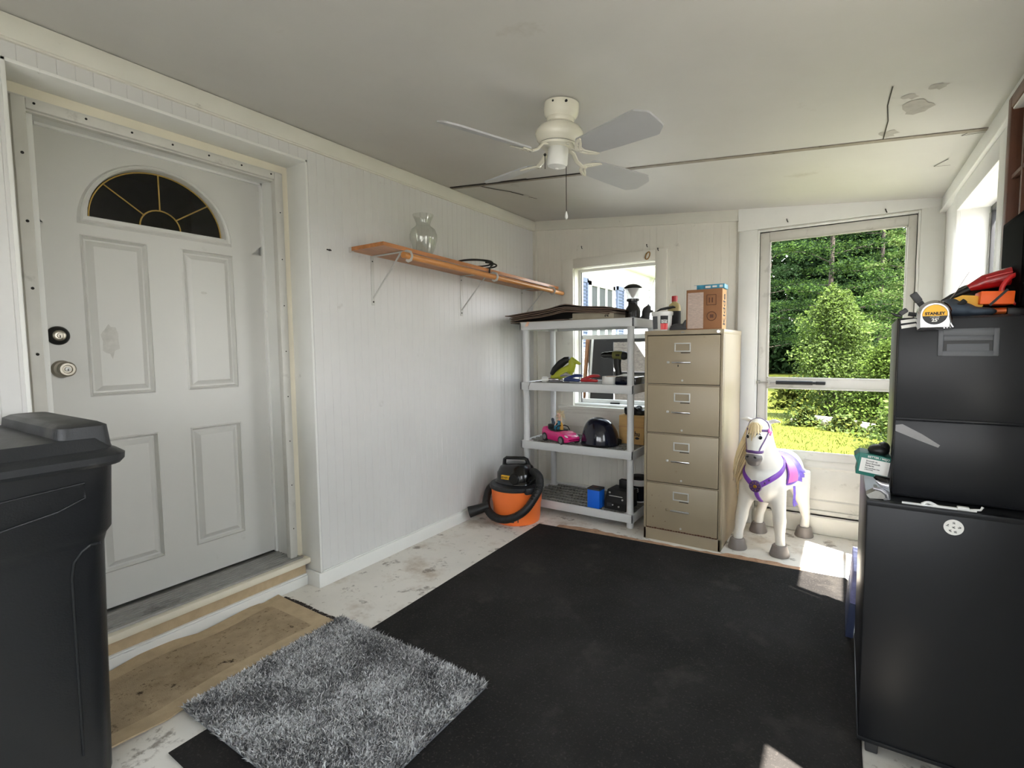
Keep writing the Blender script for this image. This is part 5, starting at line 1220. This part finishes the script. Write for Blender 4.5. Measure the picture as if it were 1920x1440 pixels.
b.box(2.386, 1.786, LZ+.003, 2.46, 1.793, LZ+.007); b.tube(smooth_path([(2.43, 1.79, LZ+.006), (2.445, 1.79, LZ+.013), (2.465, 1.79, LZ+.005)], 8), .004, 6); b.box(2.46, 1.785, LZ+.003, 2.545, 1.795, LZ+.008); b.tube([(2.53, 1.79, LZ+.006), (2.553, 1.79, LZ+.009), (2.557, 1.79, LZ+.018)], .003, 6); b.box(2.505, 1.783, LZ+.003, 2.53, 1.797, LZ+.013, .002)
tag(b.build('curtain_rail', 'white_plastic', loc=(2.47, 1.79, LZ)), 'broken white plastic rail lying on the ledge between the black cabinets', 'rail')
t = thing('folded_case', 'dark blue flat case leaning on the floor beside the tall black cabinet', 'case', (2.30, 2.62, 0))
T = Matrix.Rotation(R(4), 4, 'Y')
b = B(); b.box(-.028, -.16, .0, .0, .16, .15, .004, T); b.build('case_body', 'dark_blue', t, False)
b = B(); b.box(-.026, -.155, .149, -.002, .155, .29, .004, T); b.build('patterned_flap', 'lav', t, False)

# ---------------------------------------------------------------- outdoors
GZ = -.38
b = B(); b.grid(lambda u, v: (-40+80*u, 3.95+86*v, GZ+.0), 40, 40); struct(b.build('ground', 'lawn', recalc=False))
b = B(); b.add([(-40, -60, GZ), (40, -60, GZ), (40, 3.95, GZ), (-40, 3.95, GZ)], [(0, 1, 2, 3)]); b.add([(3.3, 3.95, GZ+.004), (9, 3.95, GZ+.004), (9, 8, GZ+.004), (4.4, 8, GZ+.004)], [(0, 1, 2, 3)]); struct(b.build('ground_grey_added', 'ground_grey', recalc=False))  # unseen grey ground, added to keep green lawn bounce out of the room
def leaves(cent, size, g, mats, name, parent, split=None, droop=.5, aspect=1.7, kindstuff=False):
    # many small folded leaves, one mesh; cent is an (n,3) array in world space
    n = len(cent); off = np.array(parent.location)
    d = g.normal(0, 1, (n, 3)); d[:, 2] = d[:, 2]*.5-droop; d /= np.linalg.norm(d, axis=1)[:, None]
    s_ = np.cross(d, g.normal(0, 1, (n, 3))); s_ /= np.linalg.norm(s_, axis=1)[:, None]
    L_ = size*(.6+.8*g.random(n))[:, None]; w = L_/aspect*.5
    P = cent-off
    V = np.stack([P, P+d*L_*.5+s_*w, P+d*L_, P+d*L_*.5-s_*w], 1)
    me = bpy.data.meshes.new(name); me.vertices.add(n*4); me.vertices.foreach_set('co', V.ravel())
    me.loops.add(n*4); me.polygons.add(n); me.loops.foreach_set('vertex_index', np.arange(n*4)); me.polygons.foreach_set('loop_start', np.arange(n)*4)
    me.update(calc_edges=True)
    for m in mats: me.materials.append(M[m])
    if len(mats) > 1: me.polygons.foreach_set('material_index', g.integers(0, len(mats), n).astype(np.int32))
    o = bpy.data.objects.new(name, me); C.objects.link(o); o.parent = parent
    return o
def pine(x, y, h, rad, lb, mats, seed, nb=46, per=260, size=.11, zmin=.12):
    t = thing('pine_tree', lb, 'tree', (x, y, GZ), 0, 'evergreen trees beyond the lawn')
    g = np.random.default_rng(seed); b = B()
    b.tube([(0, 0, -.1), (.05, 0, h*.5), (0, .05, h)], [.10, .07, .015], 10)
    cs = []
    for k in range(nb):
        f = zmin+(1-zmin)*(k+.5)/nb; z = h*f; a = k*2.4+g.normal(0, .3); L_ = rad*(1-f)**.75*(.75+.4*g.random())+.25
        d = np.array([math.cos(a), math.sin(a), 0]); tip = np.array([0, 0, z])+d*L_+np.array([0, 0, .10*L_-.03*L_*L_])
        b.tube([(0, 0, z-.1), tuple(tip*.5+np.array([0, 0, z])*.5+np.array([0, 0, .04*L_])), tuple(tip)], [.022, .013, .004], 5)
        m = int(per*(L_/rad)**1.2)+30
        u = g.random(m)**.7; side = np.array([-d[1], d[0], 0])
        wd = .46*L_*(1-.6*u)*g.normal(0, .5, m)
        p = np.array([0, 0, z])+d*(L_*u)[:, None]+side*wd[:, None]; p[:, 2] += .12*L_*u-.05*L_*u*u+g.normal(0, .035+.012*L_, m)+.06*g.random(m)
        cs.append(p)
    b.build('trunk', 'bark', t, False)
    leaves(np.concatenate(cs)+np.array([x, y, GZ]), size, g, mats, 'foliage', t, droop=.1, aspect=2.6)
def bush(x, y, w, d_, h, n, lb, mats, seed, size, name='bush', cat='bush', grp=None, shape=None, kind=None):
    t = thing(name, lb, cat, (x, y, GZ), 0, grp)
    g = np.random.default_rng(seed); b = B()
    lobes = [(g.normal(0, .33)*w/2, g.normal(0, .33)*d_/2, h*(.04+.9*(k+.5)/26)) for k in range(26)]
    for lx, ly, lz in lobes[:14]: b.tube([(lx*.2, ly*.2, 0), (lx*.6, ly*.6, lz*.6), (lx, ly, lz)], [.03, .018, .005], 5)
    b.build('stems', 'bark', t, False)
    cs = []
    for lx, ly, lz in lobes:
        m = n//26; f = lz/h; r = (.30*w*(1.15-.95*f**1.5), .30*d_*(1.15-.95*f**1.5), .13*h)
        v = g.normal(0, 1, (m, 3)); v /= np.linalg.norm(v, axis=1)[:, None]; v *= (g.random(m)**.4)[:, None]
        p = np.array([lx*(1.1-.9*f), ly*(1.1-.9*f), lz])+v*np.array(r); p[:, 2] = np.abs(p[:, 2]); cs.append(p)
    leaves(np.concatenate(cs)+np.array([x, y, GZ]), size, g, mats, 'foliage', t, droop=.35, aspect=1.6)
pine(1.7, 22, 11, 3.6, 'large evergreen with layered boughs left of centre beyond the glass door', ['needle_a', 'needle_b'], 1, nb=36, per=1500)
pine(5.6, 24, 12, 3.8, 'tall evergreen at the right of the view through the glass door', ['needle_a', 'needle_b'], 2, nb=36, per=1500)
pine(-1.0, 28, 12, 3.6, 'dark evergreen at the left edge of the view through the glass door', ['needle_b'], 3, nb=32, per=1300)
pine(3.6, 31, 15, 4.2, 'tallest dark evergreen rising behind the other trees through the glass door', ['needle_b', 'needle_a'], 4, nb=36, per=1500, size=.12)
pine(3.7, 17.5, 5.2, 2.2, 'shorter yellow green evergreen before the tall trees through the glass door', ['leaf_b', 'needle_a'], 5, nb=26, per=1000, size=.085)
pine(9.5, 27, 13, 4, 'evergreen far right beyond the lawn behind the cabinet side', ['needle_a', 'needle_b'], 6, nb=46, per=260, size=.2)
pine(-5.5, 30, 12, 4, 'evergreen far left beyond the lawn behind the house wall', ['needle_b', 'needle_a'], 7, nb=46, per=260, size=.2)
for i, (x, y, lb) in enumerate(((-1.9, 33, 'dark leafy tree at the shaded left edge of the view through the glass door'), (3.0, 34.5, 'dark leafy tree straight behind the tall light green shrub'), (.4, 37, 'dark leafy tree deep in the shade at the left of the wood'), (6.5, 36, 'dark leafy tree deep in the shade at the right of the wood'), (3.4, 43, 'dark leafy tree deep in the shade at the middle of the wood'), (-5.4, 38, 'dark leafy tree at the far left end of the wood'), (12.2, 38, 'dark leafy tree at the far right end of the wood'))):
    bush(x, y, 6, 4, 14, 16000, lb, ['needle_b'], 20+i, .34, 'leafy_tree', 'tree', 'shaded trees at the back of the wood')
bush(2.05, 12.8, 2.5, 1.8, 2.75, 20000, 'tall light green leafy shrub in the middle of the lawn through the glass door', ['leaf_a', 'leaf_b'], 31, .06)
bush(2.95, 12.2, 1.7, 1.4, 1.7, 8000, 'lower leafy shrub right of the tall light green shrub', ['leaf_a'], 32, .062)
bush(3.35, 9.4, 1.7, 1.6, 1.45, 8000, 'pale leafy vine bush at the lower right of the glass door', ['leaf_b', 'leaf_a'], 33, .06)
bush(1.2, 14.6, 1.6, 1.0, .75, 2600, 'tall yellow green weeds at the left edge of the lawn', ['weed'], 34, .12, 'weed_clump', 'weeds')
for i, (x, y, w, h, lb) in enumerate(((1.62, 11.6, .9, .38, 'low weeds growing at the left end of the pale log'), (2.25, 11.2, .8, .3, 'low weeds in front of the middle of the pale log'), (2.85, 10.7, .9, .34, 'low weeds at the right end of the pale log'))):
    bush(x, y, w, .5, h, 1300, lb, ['weed', 'leaf_b'], 40+i, .07, 'weed_clump', 'weeds')
b = B(); b.tube([(1.75, 11.75, GZ+.10), (2.2, 11.5, GZ+.11), (2.75, 11.15, GZ+.09)], [.10, .095, .08], 14); tag(b.build('fallen_log', 'log', loc=(2.2, 11.5, GZ)), 'pale fallen log among weeds on the lawn', 'log')
b = B(); b.tube([(1.35, 11.9, GZ+.04), (1.62, 11.75, GZ+.04)], [.05, .04], 10); tag(b.build('short_log', 'log', loc=(1.5, 11.8, GZ)), 'short grey log left of the pale fallen log', 'log')
# grass tufts on the lawn near the door
g = np.random.default_rng(77); n = 26000; X_ = g.uniform(-1, 6, n); Y_ = 4.6+g.random(n)**1.5*13
cent = np.stack([X_, Y_, np.full(n, GZ)], 1)
ap = thing('lawn_grass', 'bright yellow green mown grass outside the glass door', 'grass', (2, 8, GZ)); ap['kind'] = 'stuff'
o = leaves(cent, .05, g, ['weed', 'lawn'], 'grass_blades', ap, droop=-1.6, aspect=6); o['kind'] = 'stuff'

# house wing seen through the small window
hs = thing('house_wing', 'white clapboard house wing with shuttered window seen through the small rear window', 'house', (-.5, 7.2, GZ))
b = B(); HX = -.30
z = GZ
while z < 2.42:
    b.add([(HX+.012, 3.96, z), (HX+.012, 10.5, z), (HX, 10.5, z+.112), (HX, 3.96, z+.112)], [(0, 1, 2, 3)]); b.add([(HX, 3.96, z), (HX, 10.5, z), (HX+.012, 10.5, z), (HX+.012, 3.96, z)], [(0, 1, 2, 3)]); z += .112
b.box(-3, 3.96, GZ, HX-.001, 10.5, 2.45); b.build('clapboard_wall', 'siding', hs)
b = B(); b.box(-.34, 3.98, 2.285, .02, 10.6, 2.31); b.box(.0, 3.98, 2.30, .03, 10.6, 2.43); b.build('eave', 'trim_white', hs)
b = B(); b.tube([(.05, 3.98, 2.36), (.05, 10.6, 2.36)], .05, 10); b.tube([(.05, 7.9, 2.33), (-.05, 7.85, 2.27), (-.20, 7.72, 2.24), (-.25, 7.72, 2.1), (-.25, 7.72, GZ)], .03, 8); b.build('gutter', 'steel_white', hs)
b = B(); b.add([(.06, 3.98, 2.43), (.06, 10.6, 2.43), (-3, 10.6, 4.2), (-3, 3.98, 4.2)], [(0, 1, 2, 3)]); b.build('roof', 'roof_shingle', hs)
b = B()
for a in ((5.48, 5.545, 1.20, 2.0), (6.205, 6.27, 1.20, 2.0), (5.48, 6.27, 1.95, 2.01), (5.46, 6.29, 1.19, 1.26), (5.735, 5.765, 1.25, 1.96), (5.98, 6.01, 1.25, 1.96)): b.box(HX+.005, a[0], a[2], HX+.035, a[1], a[3])
hw = b.build('window', 'trim_white', hs)
b = B(); b.box(HX+.008, 5.54, 1.25, HX+.016, 6.21, 1.96); b.build('pane', 'curtain', hw)
for y0, y1 in ((5.24, 5.455), (6.36, 6.60)):
    b = B(); b.box(HX+.005, y0, 1.18, HX+.02, y1, 2.02)
    b.box(HX+.02, y0, 1.18, HX+.034, y0+.03, 2.02); b.box(HX+.02, y1-.03, 1.18, HX+.034, y1, 2.02); b.box(HX+.02, y0, 1.97, HX+.034, y1, 2.02); b.box(HX+.02, y0, 1.18, HX+.034, y1, 1.23); b.box(HX+.02, y0, 1.57, HX+.034, y1, 1.62)
    for k in range(18):
        z = 1.24+k*.04; b.obox((HX+.024, (y0+y1)/2, z), (.006, y1-y0-.05, .03), (0, R(35), 0))
    b.build('shutter', 'shutter', hs)
# salvage stacked outside, against the small window
DK = 3.945
b = B(); b.box(.2, DK, GZ, 1.3, 4.9, .55, .01); tag(b.build('deck_bench', 'bark', loc=(.75, 4.4, GZ)), 'low dark bench outside below the small rear window', 'bench')
t = thing('framed_screen', 'wood framed window screen leaning outside the left of the small rear window', 'window screen', (.40, 3.99, .55))
b = B(); b.obox((-.035, .01, .37), (.024, .03, .80), (0, R(4.5), 0)); b.use(1); b.obox((.012, .012, .37), (.012, .02, .80), (0, R(4), 0)); b.obox((.0, .012, .18), (.09, .015, .02)); b.build('frame', ['wood_stick', 'steel_white'], t, False)
t = thing('dark_panel', 'dark screen panel leaning behind the wood framed screen outside', 'panel', (.50, 4.06, .55))
b = B(); b.box(-.13, 0, 0, .10, .012, .74); b.use(1); b.box(-.13, -.004, .715, .42, .008, .745); b.build('panel', ['iron', 'black_soft'], t, False)
t = thing('patio_chair', 'black iron patio chair with grey woven back outside the small rear window', 'chair', (.74, 4.42, .55))
b = B(); b.prism([(-.35, .72), (-.05, .72), (.12, .47), (.12, .45), (-.22, .45)], 'y', -.10, -.085); b.prism([(-.25, .44), (.10, .44), (.16, .10), (-.22, .10)], 'y', -.10, -.088); b.build('woven_back', 'woven', t, False)
b = B()
for p0, p1 in (((-.4, -.1, .45), (.45, -.1, .45)), ((.30, -.1, .45), (.27, -.1, .1)), ((-.35, -.1, .1), (.40, -.1, .1)), ((.40, -.1, .45), (.40, -.1, 0)), ((-.4, -.1, .45), (-.4, -.1, 0)), ((-.4, .1, .1), (-.4, .1, 0)), ((.4, .1, .1), (.4, .1, 0))): b.cyl(p0, p1, .010, seg=8)
b.build('iron_frame', 'iron', t, False)
b = B(); b.box(-.4, -.1, .08, .4, .3, .11, .01); b.build('seat', 'iron', t, False)

# ---------------------------------------------------------------- light
w = bpy.data.worlds.new('sky'); sc.world = w; w.use_nodes = True
nt = w.node_tree; bg = nt.nodes['Background']
tc = nt.nodes.new('ShaderNodeTexCoord'); sp = nt.nodes.new('ShaderNodeSeparateXYZ'); cr = nt.nodes.new('ShaderNodeValToRGB')
nt.links.new(tc.outputs['Generated'], sp.inputs[0]); nt.links.new(sp.outputs['Z'], cr.inputs[0])
cr.color_ramp.elements[0].position = 0; cr.color_ramp.elements[0].color = (1, 1, 1, 1); cr.color_ramp.elements[1].position = .8; cr.color_ramp.elements[1].color = (.72, .86, 1, 1)
nt.links.new(cr.outputs[0], bg.inputs['Color']); bg.inputs['Strength'].default_value = 1.9
sun = bpy.data.lights.new('sun', 'SUN'); sun.energy = 13; sun.angle = R(.6); sun.color = (1, .95, .86)
so = bpy.data.objects.new('sun', sun); C.objects.link(so)
so.rotation_euler = Vector((-.76, .34, -1.84)).to_track_quat('-Z', 'Y').to_euler(); so.location = (6, -4, 12)
vs = sc.view_settings; vs.view_transform = 'Standard'; vs.look = 'None'; vs.gamma = 1; vs.use_curve_mapping = False; vs.exposure = 2.27
cy = sc.cycles; cy.max_bounces = 8; cy.diffuse_bounces = 6; cy.glossy_bounces = 4; cy.transparent_max_bounces = 12; cy.use_denoising = True; cy.sample_clamp_indirect = 6
